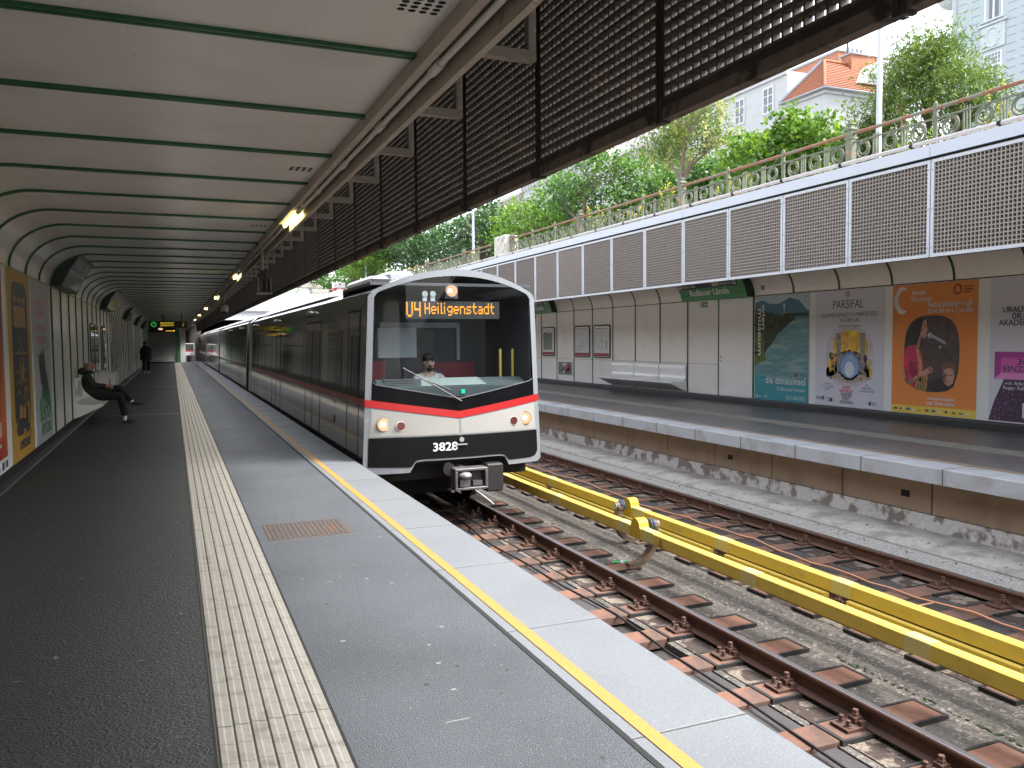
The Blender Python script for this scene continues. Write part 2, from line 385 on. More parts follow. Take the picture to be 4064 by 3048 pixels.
# right platform
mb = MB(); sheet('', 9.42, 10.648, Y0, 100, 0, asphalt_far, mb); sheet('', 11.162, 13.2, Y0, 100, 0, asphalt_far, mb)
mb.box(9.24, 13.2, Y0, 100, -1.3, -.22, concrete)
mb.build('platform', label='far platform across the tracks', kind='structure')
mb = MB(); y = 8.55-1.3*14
while y < 100: mb.bbox(8.78, 9.40, y+.003, y+1.297, -.205, .002, granite_brightened, .007); mb.box(8.777, 9.39, y-.004, y+.0035, -.206, .0032, joint_grey); y += 1.3
mb.box(8.80, 9.42, Y0, 100, -.19, -.012, joint_grey)
mb.build('platform_edge', kind='structure')
mb = MB(); sheet('', 9.265, 9.335, Y0, 100, .006, yellow_line, mb); mb.build('safety_line', kind='structure')
tactile(10.65, 11.16, Y0, 95., 1.667, 4, 3.6)
mb = MB(); sheet('', 11.18, 12.9, 27.3, 27.4, .004, cream, mb); mb.build('cross_line', kind='structure')
# facing under the far platform edge
ocher = M('facing_ochre', (.34,.245,.16), .6, var=.1, scale=3, col2=(.24,.165,.11), c2=(2.2,.52,.75), c2map=(1,1,.5))
old_white = M('old_whitewash', (.66,.64,.61), .85, var=.2, scale=20, bump=.5, bscale=40, col2=(.27,.23,.20), c2=(4,.5,.58))
t = thing('platform_facing', (9.2,30,-.93), 'ochre panels and flaking white base under the edge of the far platform', 'wall panelling')
mb = MB(); mb.box(9.19, 9.24, Y0, 100, -.95, -.71, old_white); mb.build('base_course', t)
mb = MB(); mb.box(9.235, 9.239, Y0, 100, -.72, -.2, joint); y = 9.31-1.56*8
while y < 99: mb.bbox(9.2, 9.235, y+.012, y+1.548, -.70, -.205, ocher, .004); y += 1.56
for yy in (8.1, 11.9, 26.0): mb.box(9.197, 9.21, yy, yy+.14, -.53, -.44, joint)
mb.build('facing_panel', t)
# street level behind the far shelter, and ground everywhere else
mb = MB(); street = M('street', (.22,.215,.21), .9, var=.15, scale=3)
sheet('', 12.0, 400, -200, 400, 4.6, street, mb); mb.box(13.3, 13.8, -60, 120, -2, 4.59, concrete); mb.build('street', kind='structure')
mb = MB(); sheet('', -400, 13.3, -300, 600, -1.6, M('ground', (.12,.11,.1), .9), mb); mb.build('ground', kind='structure')
mb = MB(); sheet('', -400, -2.6, -300, 400, 4.6, street, mb); mb.box(-3.1,-2.6,-40,110,-1.6,4.59,concrete); mb.build('street', kind='structure')

# ================================================================== near shelter
PL, YL = 1.2375, 4.23
sh = thing('platform_shelter', (0,30,0), 'long dim shelter over the near platform with beige ceiling, green ribs and dark lattice side', 'station shelter')
XW = -1.83; ZC = 3.15; ZS = 2.60; XC = -1.18; XR = 1.22
arc = [(XW-(XW-XC)*(1-math.cos(a)), ZS+(ZC-ZS)*math.sin(a)) for a in [PI/2*i/14 for i in range(15)]]
mb = MB(); mb.sweep([(XW,.18),(XW,ZS)][::-1], Y0, Y1, enamel); mb.build('wall', sh)
mb = MB()
y = YL-PL*11
for k in range(70):
    mb.sweep(arc+[(XR,ZC)], y+.004, y+PL-.004, enamel, True); y += PL
for k in range(0, 14):
    for xx in (-.95,-.15,.62):
        for q in range(6):
            cx, cy = xx+.012*math.sin(k*3+q), YL+PL*(k-4)+.14+q*.19
            mb.add([(cx+.0055*math.cos(2*PI*a/8), cy+.0055*math.sin(2*PI*a/8), ZC-.0012) for a in range(8)], [tuple(range(8))], beam_paint if (k+q) % 3 else brown_post)
mb.build('ceiling', sh)
mb = MB(); mb.sweep([(XW-.02,0),(XW-.02,.18),(XW+.004,.18)], Y0, Y1, black_pl)
mb.prism([(XW-.02,-.01),(XW+.07,-.01),(XW+.05,.02),(XW-.005,.06),(XW-.005,.175),(XW-.02,.175)], 'y', Y0, Y1, black_pl); mb.build('plinth', sh)
mb = MB(); mb.prism([(XW-.02,ZS-.012),(XW+.012,ZS-.010),(XW+.012,ZS+.010),(XW-.02,ZS+.012)], 'y', Y0, Y1, beam_paint); mb.build('cornice', sh)
# ribs: wall + cove + ceiling
def rib(mb, y, path, w=.031, h=.02):
    n = len(path); 
    for (a, b, hh, mat) in ((-w,-.006,h,green_dk),(-.006,.006,h*.3,joint),(.006,w,h,green_dk)):
        vs = []; fs = []
        for i, p in enumerate(path):
            q0 = Vector(path[max(i-1,0)]); q1 = Vector(path[min(i+1,n-1)]); d = (q1-q0).normalized(); nn = Vector((d.y,-d.x))
            P0 = Vector(p); P1 = P0+nn*hh
            vs += [(P0.x,y+a,P0.y),(P1.x,y+a,P1.y),(P1.x,y+b,P1.y),(P0.x,y+b,P0.y)]
        for i in range(n-1):
            for e in range(3): fs.append((4*i+e, 4*i+e+1, 4*i+4+e+1, 4*i+4+e))
        mb.add(vs, fs, mat)
posters_l = [(9.45,11.16),(11.38,13.09),(13.29,15.02)]
covered = [(9.3,15.2),(28.7,36.3),(40.2,47.2),(51,58.5)]
rb0 = {}
for k in range(-9, 58):
    y = YL+PL*k; cov = any(a < y < b for a, b in covered)
    key = cov
    path = ([] if cov else [(XW,.18)])+arc+[(XR,ZC)]
    if key not in rb0:
        mb = MB(); rib(mb, YL, path); rb0[key] = mb.build('ceiling_rib', sh)
        rb0[key].location.y += y-YL
        rb0[key]['y0'] = y
    else: part_copy(rb0[key], (0, y-rb0[key]['y0'], 0))
# ceiling grilles
v0 = None
hole = joint
for k in range(-1, 15):
    y = 3.6+3.7125*k
    if y > 60: break
    if v0 is None:
        mb = MB(); mb.box(.965, 1.175, 3.51, 3.69, ZC-.004, ZC+.01, enamel_r)
        for i in range(4):
            for j in range(4):
                cx, cy = .993+i*.0515, 3.534+j*.044
                mb.add([(cx+.019*math.cos(2*PI*q/14), cy-.017*math.sin(2*PI*q/14), ZC-.0055) for q in range(14)], [tuple(range(14))], hole)
        v0 = mb.build('ceiling_vent', sh); v0.location.y += y-3.6; yv0 = y
    else: part_copy(v0, (0, y-yv0, 0))
# edge beams
def ibeam(name, pts):
    mb = MB(); y = YL-PL*11
    while y < Y1: mb.prism(pts, 'y', y+.003, min(y+2*PL, Y1)-.003, beam_paint); y += 2*PL
    mb.build(name, sh)
ibeam('edge_beam', [(1.222,ZC+.02),(1.222,3.075),(1.215,3.070),(1.215,3.06),(1.262,3.06),(1.262,3.075),(1.235,3.08),(1.235,ZC+.02)])
ibeam('edge_beam', [(1.342,3.12),(1.342,2.985),(1.338,2.972),(1.372,2.968),(1.385,2.985),(1.36,2.99),(1.36,3.2),(1.342,3.2)])
mb = MB(); mb.box(1.236, 1.341, Y0, Y1, 3.115, 3.13, M('trough_dark_tan', (.2,.16,.1), .7)); mb.build('lamp_trough', sh)
mb = MB(); mb.box(-2.6, 2.02, Y0, Y1, 3.78, 3.95, concrete); mb.box(1.36, 1.45, Y0, Y1, 3.205, 3.78, brown_post); mb.build('roof', sh)
mb = MB(); mb.box(-2.6, XW-.03, Y0, Y1, -.3, 3.78, concrete); mb.build('back_wall', sh)
# brackets and lattice panels
def grille(mb, x0, x1, ya, yb, za, zb, ny, nz, t_, mat, tz=None):
    tz = tz or t_
    for i in range(ny+1):
        y = ya+(yb-ya)*i/ny; mb.box(x0, x1, y-t_/2, y+t_/2, za, zb, mat)
    for j in range(nz+1):
        z = za+(zb-za)*j/nz; mb.box(x0+.0012, x1-.0012, ya, yb, z-tz/2, z+tz/2, mat)
XLt = 1.945; ZB = 2.567
br0 = lp0 = None
for k in range(-8, 58):
    y = YL+PL*k
    if br0 is None:
        mb = MB(); mb.box(1.452, 1.905, y-.03, y+.03, 3.19, 3.245, beam_paint); mb.box(1.86, 1.905, y-.028, y+.028, 3.2465, 3.7, beam_paint)
        br0 = mb.build('bracket', sh)
        y0_ = y
        mb = MB(); mb.box(XLt-.02, XLt+.03, y+.012, y+PL-.012, ZB, ZB+.05, rust_rail)
        mb.box(XLt-.024, XLt+.02, y-.022, y-.004, ZB-.01, 3.72, brown_post); mb.box(XLt-.024, XLt+.02, y+.004, y+.026, ZB-.01, 3.72, brown_post)
        mb.box(XLt-.016, XLt+.01, y+.026, y+PL-.026, ZB+.0505, ZB+.085, brown_post)
        mb.box(XLt-.01, XLt+.02, y-.004, y+.004, ZB+.02, 3.72, joint)
        lp0 = mb.build('lattice_panel', sh)
        mb = MB(); grille(mb, XLt-.0165, XLt+.0165, y+.028, y+PL-.028, ZB+.088, 3.70, 23, 21, .010, brown_lat, .018); mb.build('grille', lp0)
    else:
        part_copy(br0, (0, y-y0_, 0)); part_copy(lp0, (0, y-y0_, 0))

# end of the platform: shutter, pier, tunnel
shut = M('shutter_grey', (.42,.44,.42), .4, var=.05)
t = thing('roller_shutter', (-.7,75,0), 'closed grey slatted roller shutter in green frame at the end of the near platform', 'roller shutter')
mb = MB()
for j in range(17):
    z = .08+j*.147; mb.prism([(75.0,z),(74.93,z+.02),(74.96,z+.11),(75.0,z+.12)], 'x', -1.83, .36, shut)
mb.box(-1.83, .36, 75.0, 75.05, 0, 2.6, joint); mb.build('curtain', t)
mb = MB(); mb.box(.36, .62, 74.8, 75.2, 0, 2.85, M('frame_green', (.03,.16,.05), .4)); mb.box(-1.83, .36, 74.8, 75.2, 2.58, 3.15, green_dk); mb.build('frame', t)
t = thing('pier', (.83,75,0), 'white pier with red marks beside the green shutter frame', 'pillar')
mb = MB(); mb.box(.63, 1.03, 74.9, 75.9, 0, 3.6, white_paint); mb.build('shaft', t)
mb = MB(); rd = flat('mark_red', (.45,.03,.04), .5)
for j in range(4): mb.box(.70, .98, 74.893, 74.9, 2.0+j*.25, 2.03+j*.25, rd)
mb.box(.83, .85, 74.892, 74.899, 1.95, 2.95, rd); mb.build('mark', t)
t = thing('platform_gate', (1.45,80,.3), 'small white framed end gate with red band and warning signs past the platform end', 'gate')
mb = MB(); 
for (a, b, c, d) in ((1.04,1.85,.52,.84),(1.04,1.85,1.55,1.61),(1.04,1.10,.84,1.55),(1.79,1.85,.84,1.55)): mb.box(a, b, 79.97, 80.03, c, d, white_paint)
mb.box(1.15, 1.2, 79.98, 80.02, -.3, .52, steel); mb.box(1.7, 1.75, 79.98, 80.02, -.3, .52, steel); mb.build('frame', t)
mb = MB(); mb.box(1.1, 1.79, 79.99, 80.01, .84, 1.55, M('gate_pane', (.05,.055,.045), .3)); mb.build('pane', t)
mb = MB(); mb.box(1.1, 1.79, 79.975, 79.988, .86, .97, rd); mb.build('band', t)
mb = MB(); mb.add([(1.33,79.965,.62),(1.45,79.965,.62),(1.39,79.965,.74)], [(0,1,2)], flat('sign_yellow', (.75,.6,.05))); mb.lathe((1.6,79.963,.68), [(.06,0),(.06,.004)], rd, 14, 'y'); mb.build('warning_sign', t)

# the road bridge the train comes out from under
t = thing('road_bridge', (6,84,-1), 'pale grey road bridge crossing over the tracks behind the train', 'bridge')
br_m = M('bridge_pale', (.62,.63,.66), .7, var=.05, scale=2)
mb = MB(); mb.box(2.1, 40, 84, 85, 3.85, 5.0, br_m); mb.box(2.1, 40, 83.6, 84, 4.7, 6.4, br_m); mb.box(2.1, 40, 85, 118, 4.2, 4.58, concrete); mb.build('deck', t)
mb = MB(); mb.box(2.05, 2.6, 84.2, 118, -1.6, 4.2, trough_m); mb.box(8.9, 13, 84.2, 118, -1.6, 4.2, trough_m); mb.box(-3, 13, 118, 119, -1.6, 4.6, trough_m); mb.box(1.0, 2.1, 77, 118, 3.2, 4.6, trough_m); mb.build('abutment', t)  # abutments coloured dark, tunnel shade put into their material

# ================================================================== far shelter
PR = 1.3875; WX = 13.15; YS = 17.61; PS = 1.385
fs = thing('platform_shelter', (11,35,0), 'far shelter with pale wall panels and white framed taupe lattice fascia across the tracks', 'station shelter')
ZRS = 2.67
arcR = [(WX-.62*(1-math.cos(a)), ZRS+.65*math.sin(a)) for a in [PI/2*i/12 for i in range(13)]]
mb = MB(); mb.sweep([(WX,.17),(WX,.965)], -6, 100, enamel_r); mb.sweep([(WX,.975),(WX,ZRS-.012)], -6, 100, enamel_r); mb.build('wall', fs)
mb = MB(); mb.sweep(arcR+[(9.35,3.32)], -6, 100, enamel_r, True); mb.build('ceiling', fs)
mb = MB(); mb.prism([(WX-.03,0),(WX-.03,.12),(WX-.012,.168),(WX+.02,.168),(WX+.02,0)], 'y', -6, 100, black_pl); mb.build('plinth', fs)
mb = MB(); mb.prism([(WX-.012,ZRS-.008),(WX+.01,ZRS-.014),(WX+.01,ZRS+.014),(WX-.012,ZRS+.006)], 'y', -6, 100, M('seam_rust', (.11,.07,.045), .8, var=.4, scale=12)); mb.build('cornice', fs)
mb = MB(); mb.box(9.2, 13.6, -6, 100, 3.33, 3.5, concrete); mb.add([(9.2,-6,4.08),(13.4,-6,4.55),(13.4,100,4.55),(9.2,100,4.08)], [(0,1,2,3)], concrete); mb.build('roof', fs)
def ribR(mb, y, path):
    path = path[::-1]; rib(mb, y, path, .02, .016)
rr = {}
for k in range(-14, 45):
    y = YS+PS*k; cov = y < 16.0
    path = ([] if cov else [(WX,.17)])+arcR+[(11.5,3.32)]
    if cov not in rr:
        mb = MB(); ribR(mb, y, path); o = mb.build('wall_rib', fs); rr[cov] = (o, y)
    else: part_copy(rr[cov][0], (0, y-rr[cov][1], 0))
lp = None
GX = 9.13
for k in range(-9, 62):
    y = 7.79+PR*k
    if lp is None:
        y0r = y; mb = MB()
        a, b = y+.008, y+PR-.008; fw_ = .042
        mb.box(GX-.012, GX+.02, a, b, 2.68, 2.68+fw_, white_metal); mb.box(GX-.012, GX+.02, a, b, 3.93-fw_, 3.93, white_metal)
        mb.box(GX-.0125, GX+.0205, a, a+fw_, 2.68+fw_, 3.93-fw_, white_metal); mb.box(GX-.0125, GX+.0205, b-fw_, b, 2.68+fw_, 3.93-fw_, white_metal)
        for zz in (2.8, 3.3, 3.8):
            for yy in (a+.02, b-.02): mb.box(GX-.0155, GX-.0122, yy-.006, yy+.006, zz-.006, zz+.006, joint)
        lp = mb.build('lattice_panel', fs)
        mb = MB(); grille(mb, GX, GX+.05, a+fw_, b-fw_, 2.68+fw_, 3.93-fw_, 24, 22, .0145, grille_r); mb.build('grille', lp)
        mb = MB(); mb.box(GX+.095, GX+.1, y, y+PR, 2.68, 3.93, grille_back); mb.box(GX+.021, GX+.094, y-.003, y+.003, 2.69, 3.92, joint); mb.build('backing', lp)
    else: part_copy(lp, (0, y-y0r, 0))
cap = M('cap_white', (.50,.53,.59), .4, var=.02, scale=2, col2=(.49,.51,.55), c2=(6,.58,.8), c2map=(1,3,.2))
mb = MB(); y = 7.79-5.55*3
while y < 100: mb.box(GX-.035, GX+.10, y+.004, y+5.546, 3.965, 4.12, cap); y += 5.55
mb.box(GX, GX+.09, -6, 100, 3.93, 3.964, joint); mb.build('fascia_cap', fs)
# conduit on the cap
pipe_m = M('conduit_grey', (.36,.33,.33), .5, var=.1, scale=6)
mb = MB(); mb.tube([(9.36,-6+i*4,4.235+.006*math.sin(i*1.7)) for i in range(27)], .027, pipe_m, 10)
y = 7.0
while y < 95:
    mb.tube([(9.36,y,4.232),(9.36,y+.05,4.236)], .034, joint, 10); mb.tube([(9.36,y+.02,4.22),(9.37,y+.05,4.10)], .012, joint, 5); y += 1.28
mb.build('conduit', label='long grey conduit with black ties lying along the top of the white fascia', cat='pipe')
# ================================================================== rails, sleepers
def railprof(x):
    h = [(.067,-1.108),(.067,-1.098),(.012,-1.082),(.009,-1.0),(.033,-.985),(.035,-.962),(.028,-.951)]
    return [(x+a,b) for a, b in h], [(x-a,b) for a, b in h[::-1]]
def make_rail(x, lab, grp):
    R, Lf = railprof(x); mb = MB()
    mb.sweep(R, Y0, 119, rail_rust); mb.sweep(Lf, Y0, 119, rail_rust)
    mb.add([(x+.028,Y0,-.951),(x+.02,Y0,-.95),(x-.02,Y0,-.95),(x-.028,Y0,-.951),(x+.028,119,-.951),(x+.02,119,-.95),(x-.02,119,-.95),(x-.028,119,-.951)], [(0,1,5,4),(1,2,6,5),(2,3,7,6)], rail_top)
    t_ = mb.build('rail', label=lab, cat='rail', group=grp); return t_
RXS = (3.0, 4.50, 6.36, 7.86)
make_rail(RXS[0], 'rusty rail hidden under the near platform edge and the train', 'running rails')
make_rail(RXS[1], 'rusty rail with polished top running under the coupler of the train', 'running rails')
make_rail(RXS[2], 'rusty rail hidden behind the yellow conductor covers', 'running rails')
make_rail(RXS[3], 'rusty rail beside the gravel and concrete ledge of the far track', 'running rails')
def bolt(mb, x, y, z, r, h, mat):
    mb.lathe((x,y,z), [(r*1.7,0),(r*1.7,h*.14),(r*1.2,h*.18),(r*1.2,h*.5),(r*.95,h*.52),(r*.95,h)], mat, 6, smooth=False)
def clip(mb, x, y, s):   # s = -1: plate on the left of the rail
    a, b = sorted((x+s*.065, x+s*.235)); mb.box(a, b, y-.085, y+.085, -1.105, -1.088, rust_dk)
    c, d = sorted((x+s*.04, x+s*.115)); mb.box(c, d, y-.035, y+.035, -1.087, -1.045, rust_dk)
    bolt(mb, x+s*.08, y, -1.05, .022, .055, rust_dk); bolt(mb, x+s*.185, y-.04, -1.09, .018, .05, rust_dk); bolt(mb, x+s*.165, y+.045, -1.09, .018, .05, rust_dk)
    mb.box(min(x+s*.05,x+s*.10), max(x+s*.05,x+s*.10), y-.075, y-.045, -1.087, -1.055, rust_dk)
def sleeper(y, x0, x1, rails, patch, lab, grp):
    t_ = thing('rail_sleeper', ((x0+x1)/2, y, -1.2), lab, 'sleeper', grp)
    w = .133; mb = MB()
    mb.bbox(x0, x1, y-w, y+w, -1.2, -1.112, rust, .006); mb.build('beam', t_)
    mb = MB()
    for (a, b) in patch: # rubber lips along both sides
        for s in (-1, 1): 
            q0, q1 = sorted((y+s*(w+.001), y+s*(w+.024))); mb.box(a, b, q0, q1, -1.16, -1.108, rubber)
        far = abs(b-x1) < .001 or abs(a-x0) < .001
        e0, e1 = (b+.0, b+.026) if abs(b-x1) < .001 else (a-.026, a)
        mb.box(e0, e1, y-w-.024, y+w+.024, -1.16, -1.1085, rubber) if far else None
        xm = a if abs(b-x1) < .001 else b-.03
        mb.box(xm, xm+.03, y-w-.02, y+w+.02, -1.111, -1.103, rubber)
        mb.build('rubber_edge', t_); mb = MB()
    for r in rails:
        for s in (-1, 1): mb = MB(); clip(mb, r, y, s); mb.build('rail_clip', t_)
    return t_
s1 = s2 = None
ORD = ['', 'first', 'second', 'third', 'fourth', 'fifth', 'sixth', 'seventh', 'eighth', 'ninth', 'tenth', 'eleventh', 'twelfth']
def sl_label(track, k, mark):
    if k == 0: return 'rusty sleeper of the %s track right beside the %s' % (track, mark)
    return 'rusty sleeper of the %s track, %s one %s the %s' % (track, ORD[abs(k)], 'nearer than' if k < 0 else 'beyond', mark)
for k in range(-3, 13):
    y = 4.32+.7055*k; lab_ = sl_label('near', k-6, 'green drinks can')
    if s1 is None:
        s1 = sleeper(y, 2.35, 5.13, (3.0,4.5), ((4.15,5.13),), lab_, 'sleepers of the near track'); ys1 = y
    else: copy_tree(s1, (0, y-ys1, 0), lab_)
for k in range(-3, 16):
    y = 6.39+.7055*k; lab_ = sl_label('far', k-4, 'yellow hoods')
    if s2 is None:
        s2 = sleeper(y, 5.83, 7.80, (6.36,), ((5.83,6.5),(7.46,7.79)), lab_, 'sleepers of the far track'); ys2 = y
        for s in (-1, 1): mb = MB(); clip(mb, 7.86, y, s); mb.build('rail_clip', s2)
    else: copy_tree(s2, (0, y-ys2, 0), lab_)
# exposed aggregate bays between sleepers, dark plates beside them
mb = MB()
for k in range(-4, 13):
    y = 4.32+.7055*(k+.5); random.seed(k+50)
    mb.box(4.20, 4.425, y-.185, y+.185, -1.2, -1.136, aggregate)
    mb.box(4.585, 5.09, y-.17, y+.17, -1.2, -1.1405, concrete_bed)
for k in range(-4, 34):
    y = 6.39+.7055*(k+.5); mb.box(7.50, 7.79, y-.185, y+.185, -1.2, -1.136, aggregate)
    mb.box(5.84, 6.28, y-.18, y+.18, -1.2, -1.139, aggregate)
mb.build('concrete_infill', kind='structure')
plate = M('dark_plate', (.05,.045,.044), .55, var=.3, scale=6)
mb = MB()
for k in range(-5, 24):
    y = 4.32+.7055*(k+.5); random.seed(k*7+1)
    if random.random() < .85: mb.box(3.25, 4.10, y-.205, y+.205, -1.222, -1.132-.012*random.random(), plate)
for k in range(-4, 30):
    y = 6.39+.7055*(k+.5); mb.box(6.95, 7.44, y-.2, y+.2, -1.2, -1.128, plate)
mb.build('channel_plate', label='dark plates between the sleepers beside the rails', cat='plates', kind='stuff')
# loose stones, leaves and grit on the bed
mb = MB(); rg = random.Random(4); st = [M('stone_a', (.26,.235,.2), .9, var=.3, scale=30), M('stone_b', (.12,.10,.085), .9, var=.3, scale=30), M('leaf_dry', (.22,.12,.05), .8, var=.3, scale=30)]
for i in range(900):
    x = rg.choice((rg.uniform(4.6,5.85), rg.uniform(4.6,5.85), rg.uniform(4.2,4.42), rg.uniform(7.95,8.45), rg.uniform(8.6,9.15))); y = 2.4+11*rg.random()**1.25
    z = -1.146 if x < 5.9 else (-1.05+.1*(x-7.95) if x < 8.47 else -.937)
    r_ = rg.uniform(.004,.015) if i > 14 else rg.uniform(.02,.035)
    blob(mb, (x,y,z+r_*.4), (r_*rg.uniform(.7,1.4), r_*rg.uniform(.7,1.4), r_*.6), st[rg.choice((0,0,1,1,2))], 6, 4, None, lambda d: 1+.25*math.sin(5*d.x+3*d.y))
mb.build('grit', label='loose stones and grit on the track bed', cat='grit', kind='stuff')
moss = M('moss', (.035,.052,.018), .95, var=.5, scale=30)
mb = MB()
for i in range(120):
    y = 2.8+rg.random()*2.6; x = 5.27+.012*(y-4)+rg.gauss(0,.018); r_ = rg.uniform(.005,.016); blob(mb, (x,y,-1.138), (r_,r_*1.5,r_*.4), moss, 5, 3)
mb.build('moss', label='thin line of moss along the bed between the rails', cat='moss', kind='stuff')
# cables
cab = flat('cable_black', (.012,.012,.012), .45)
pts = []; random.seed(3)
for i in range(60):
    y = 2.5+i*.35; k = ((y-4.32)/.7055) % 1
    pts.append((3.965+.045*math.sin(y*1.1)+.02*math.sin(y*2.9), y, -1.099-.010*math.sin(PI*k)))
mb = MB(); mb.tube(pts, .011, cab, 6); mb.build('cable', label='black cable lying across the near sleepers along the platform', cat='cable')
oc = M('cable_orange', (.62,.29,.15), .5, var=.1, scale=10)
pts = [(7.18+.05*math.sin(y*1.5)+.03*math.sin(y*3.7), y, -1.088+.012*math.sin(y*8)) for y in [3.5+i*.3 for i in range(48)]]
mb = MB(); mb.tube(pts, .011, oc, 6)
mb.tube([(7.14,5.98,-1.085),(6.95,6.0,-1.095),(6.75,6.05,-1.11)], .010, oc, 6)
mb.build('cable', label='thin orange cable snaking over the far sleepers beside the yellow covers', cat='cable')

# ================================================================== conductor rails with yellow covers
def conductor(name, xc, s, lab):
    # s: side on which the lower lip hangs (towards the middle)
    t_ = thing('conductor_rail', (xc, 30, -1.14), lab, 'conductor rail', 'conductor rails')
    return t_
def cover_seg(mb, xc, s, ya, yb, mat, lip=True):
    a, b = xc-.055, xc+.055
    mb.prism([(a,-.735),(a,-.618),(a+.012,-.609),(b-.012,-.609),(b,-.618),(b,-.735),(b-.006,-.735),(b-.006,-.63),(a+.006,-.63),(a+.006,-.735)], 'y', ya, yb, mat)
    if lip:
        c, d = sorted((xc+s*.062, xc+s*.115)); mb.prism([(c,-.79),(c,-.735),(c+.008,-.728),(d-.008,-.728),(d,-.735),(d,-.79)], 'y', ya, yb-.0, mat)
def supports(t_, xc, s, ys):
    for y in ys:
        mb = MB() # gooseneck: foot outside, curve, upright beside the cover towards the middle
        xf = xc-s*.11; xu = xc+s*.20
        path = []
        for i in range(13):
            a = PI/2*i/12; path.append((xf+(xu-xf)*math.sin(a), y+.10*(1-i/12), -1.105+.31*(1-math.cos(a))))
        path += [(xu, y, -.72), (xu, y, -.64)]
        for off in (-.03, .03):
            pass
        vs = []; fs = []
        n = len(path)
        for i, p in enumerate(path):
            p = Vector(p); d = (Vector(path[min(i+1,n-1)])-Vector(path[max(i-1,0)])).normalized(); nn = Vector((-d.z,0,d.x))
            for (o, w) in ((.034,-.052),(.034,.052),(-.034,.052),(-.034,-.052)): vs.append(p+nn*o+Vector((0,w,0)))
        for i in range(n-1):
            for e in range(4): fs.append((4*i+e,4*i+(e+1)%4,4*i+4+(e+1)%4,4*i+4+e))
        fs += [(0,1,2,3),(4*n-4,4*n-3,4*n-2,4*n-1)]
        mb.add(vs, fs, brown_goose)
        a, b = sorted((xf-s*.10, xf+s*.05)); mb.box(a, b, y-.07, y+.07, -1.145, -1.125, brown_goose); bolt(mb, xf-s*.05, y, -1.125, .018, .04, rust_dk)
        g = mb.build('gooseneck', t_)
        mb = MB(); mb.lathe((xu-s*.075,y,-.60), [(.05,0),(.075,.004),(.075,.02),(.05,.024),(.05,.03),(.078,.034),(.078,.05),(.05,.054)], blue_ins, 18, 'x') if s > 0 else mb.lathe((xu+.02,y,-.60), [(.05,0),(.075,.004),(.075,.02),(.05,.024),(.05,.03),(.078,.034),(.078,.05),(.05,.054)], blue_ins, 18, 'x')
        mb.build('insulator', t_)
        mb = MB(); x0 = xu-.035
        mb.lathe((x0,y,-.60), [(.052,0),(.052,.075)], brown_goose, 14, 'x'); mb.lathe((xu+s*.05 if s < 0 else xu+.04,y,-.60), [(.046,0),(.046,.018)], blue_grey, 14, 'x')
        mb.box(xu-.03, xu+.03, y-.085, y+.085, -.635, -.622, brown_goose); mb.box(xu-.03, xu+.03, y-.085, y+.085, -.612, -.60, brown_goose)
        mb.build('clamp', t_)
        mb = MB(); pr = [(y-.125,-.735),(y-.12,-.62)]+[(y-.095*math.cos(a),-.585+.085*math.sin(a)) for a in [PI*i/10 for i in range(11)]]+[(y+.12,-.62),(y+.125,-.735)]
        mb.prism(pr, 'x', xc-.064, xc+.066, yel_hump); mb.build('hood', t_)
brown_goose = M('gooseneck_brown', (.15,.105,.075), .7, var=.25, scale=14, col2=(.24,.17,.11), c2=(6,.55,.65))
blue_ins = M('insulator_blue', (.05,.075,.11), .35, var=.1, scale=10)
blue_grey = M('cap_bluegrey', (.22,.27,.30), .5, var=.1, scale=10)
XN, XF = 5.145, 5.70
tn = conductor('n', XN, 1, 'nearer of the two yellow conductor rail covers, with a warning triangle')
tf = conductor('f', XF, -1, 'farther yellow conductor rail cover, beside the orange cable')
jn = [.5, 2.45, 4.39, 6.34, 10.62, 12.6, 14.6]
jf = [1.9, 3.8, 5.72, 7.5, 12.0, 14.0, 16.0]
for t_, xc, s, js in ((tn, XN, 1, jn), (tf, XF, -1, jf)):
    mb = MB(); prev = -2.
    for j in js+[60.]:
        cover_seg(mb, xc, s, prev, j-.11, yel, False); 
        c_, d_ = sorted((xc+s*.062, xc+s*.112)); mb.prism([(c_,-.80),(c_,-.752),(c_+.006,-.744),(d_-.006,-.744),(d_,-.752),(d_,-.80)], 'y', prev+.02, j-.13, yel)
        if j < 60:
            a, b = xc-.058, xc+.058
            mp = MB(); mp.prism([(a,-.738),(a,-.615),(a+.012,-.605),(b-.012,-.605),(b,-.615),(b,-.738)], 'y', j-.115, j+.115, yel_pale); mp.build('splice', t_)
        prev = j+.11
    mb.build('cover', t_)
    mb = MB(); mb.box(xc-.022, xc+.022, -2, 60, -.755, -.70, rust_dk); mb.build('contact_rail', t_)
supports(tn, XN, 1, [8.42, 16.8]); supports(tf, XF, -1, [9.55, 1.5])
# extra pale pieces either side of the hoods
for t_, xc, yy in ((tn, XN, (8.18,8.72)), (tf, XF, (9.28,))):
    for y in yy: mb = MB(); mb.box(xc-.0565, xc+.0565, y-.14, y+.14, -.737, -.6065, yel_pale); mb.build('splice', t_)
# warning triangle
mb = MB(); p = Pane(mb, (XN-.0555, 7.93, -.735), (0,-1,0), (0,0,1)); bk = flat('ink_black', (.01,.01,.01))
p.poly([(0,.012),(.10,.012),(.05,.105)], bk, 1); p.poly([(.016,.022),(.084,.022),(.05,.086)], yel_hump, 2); p.poly([(.052,.075),(.042,.05),(.05,.05),(.044,.028),(.06,.056),(.051,.056)], bk, 3)
mb.build('warning_triangle', tn)
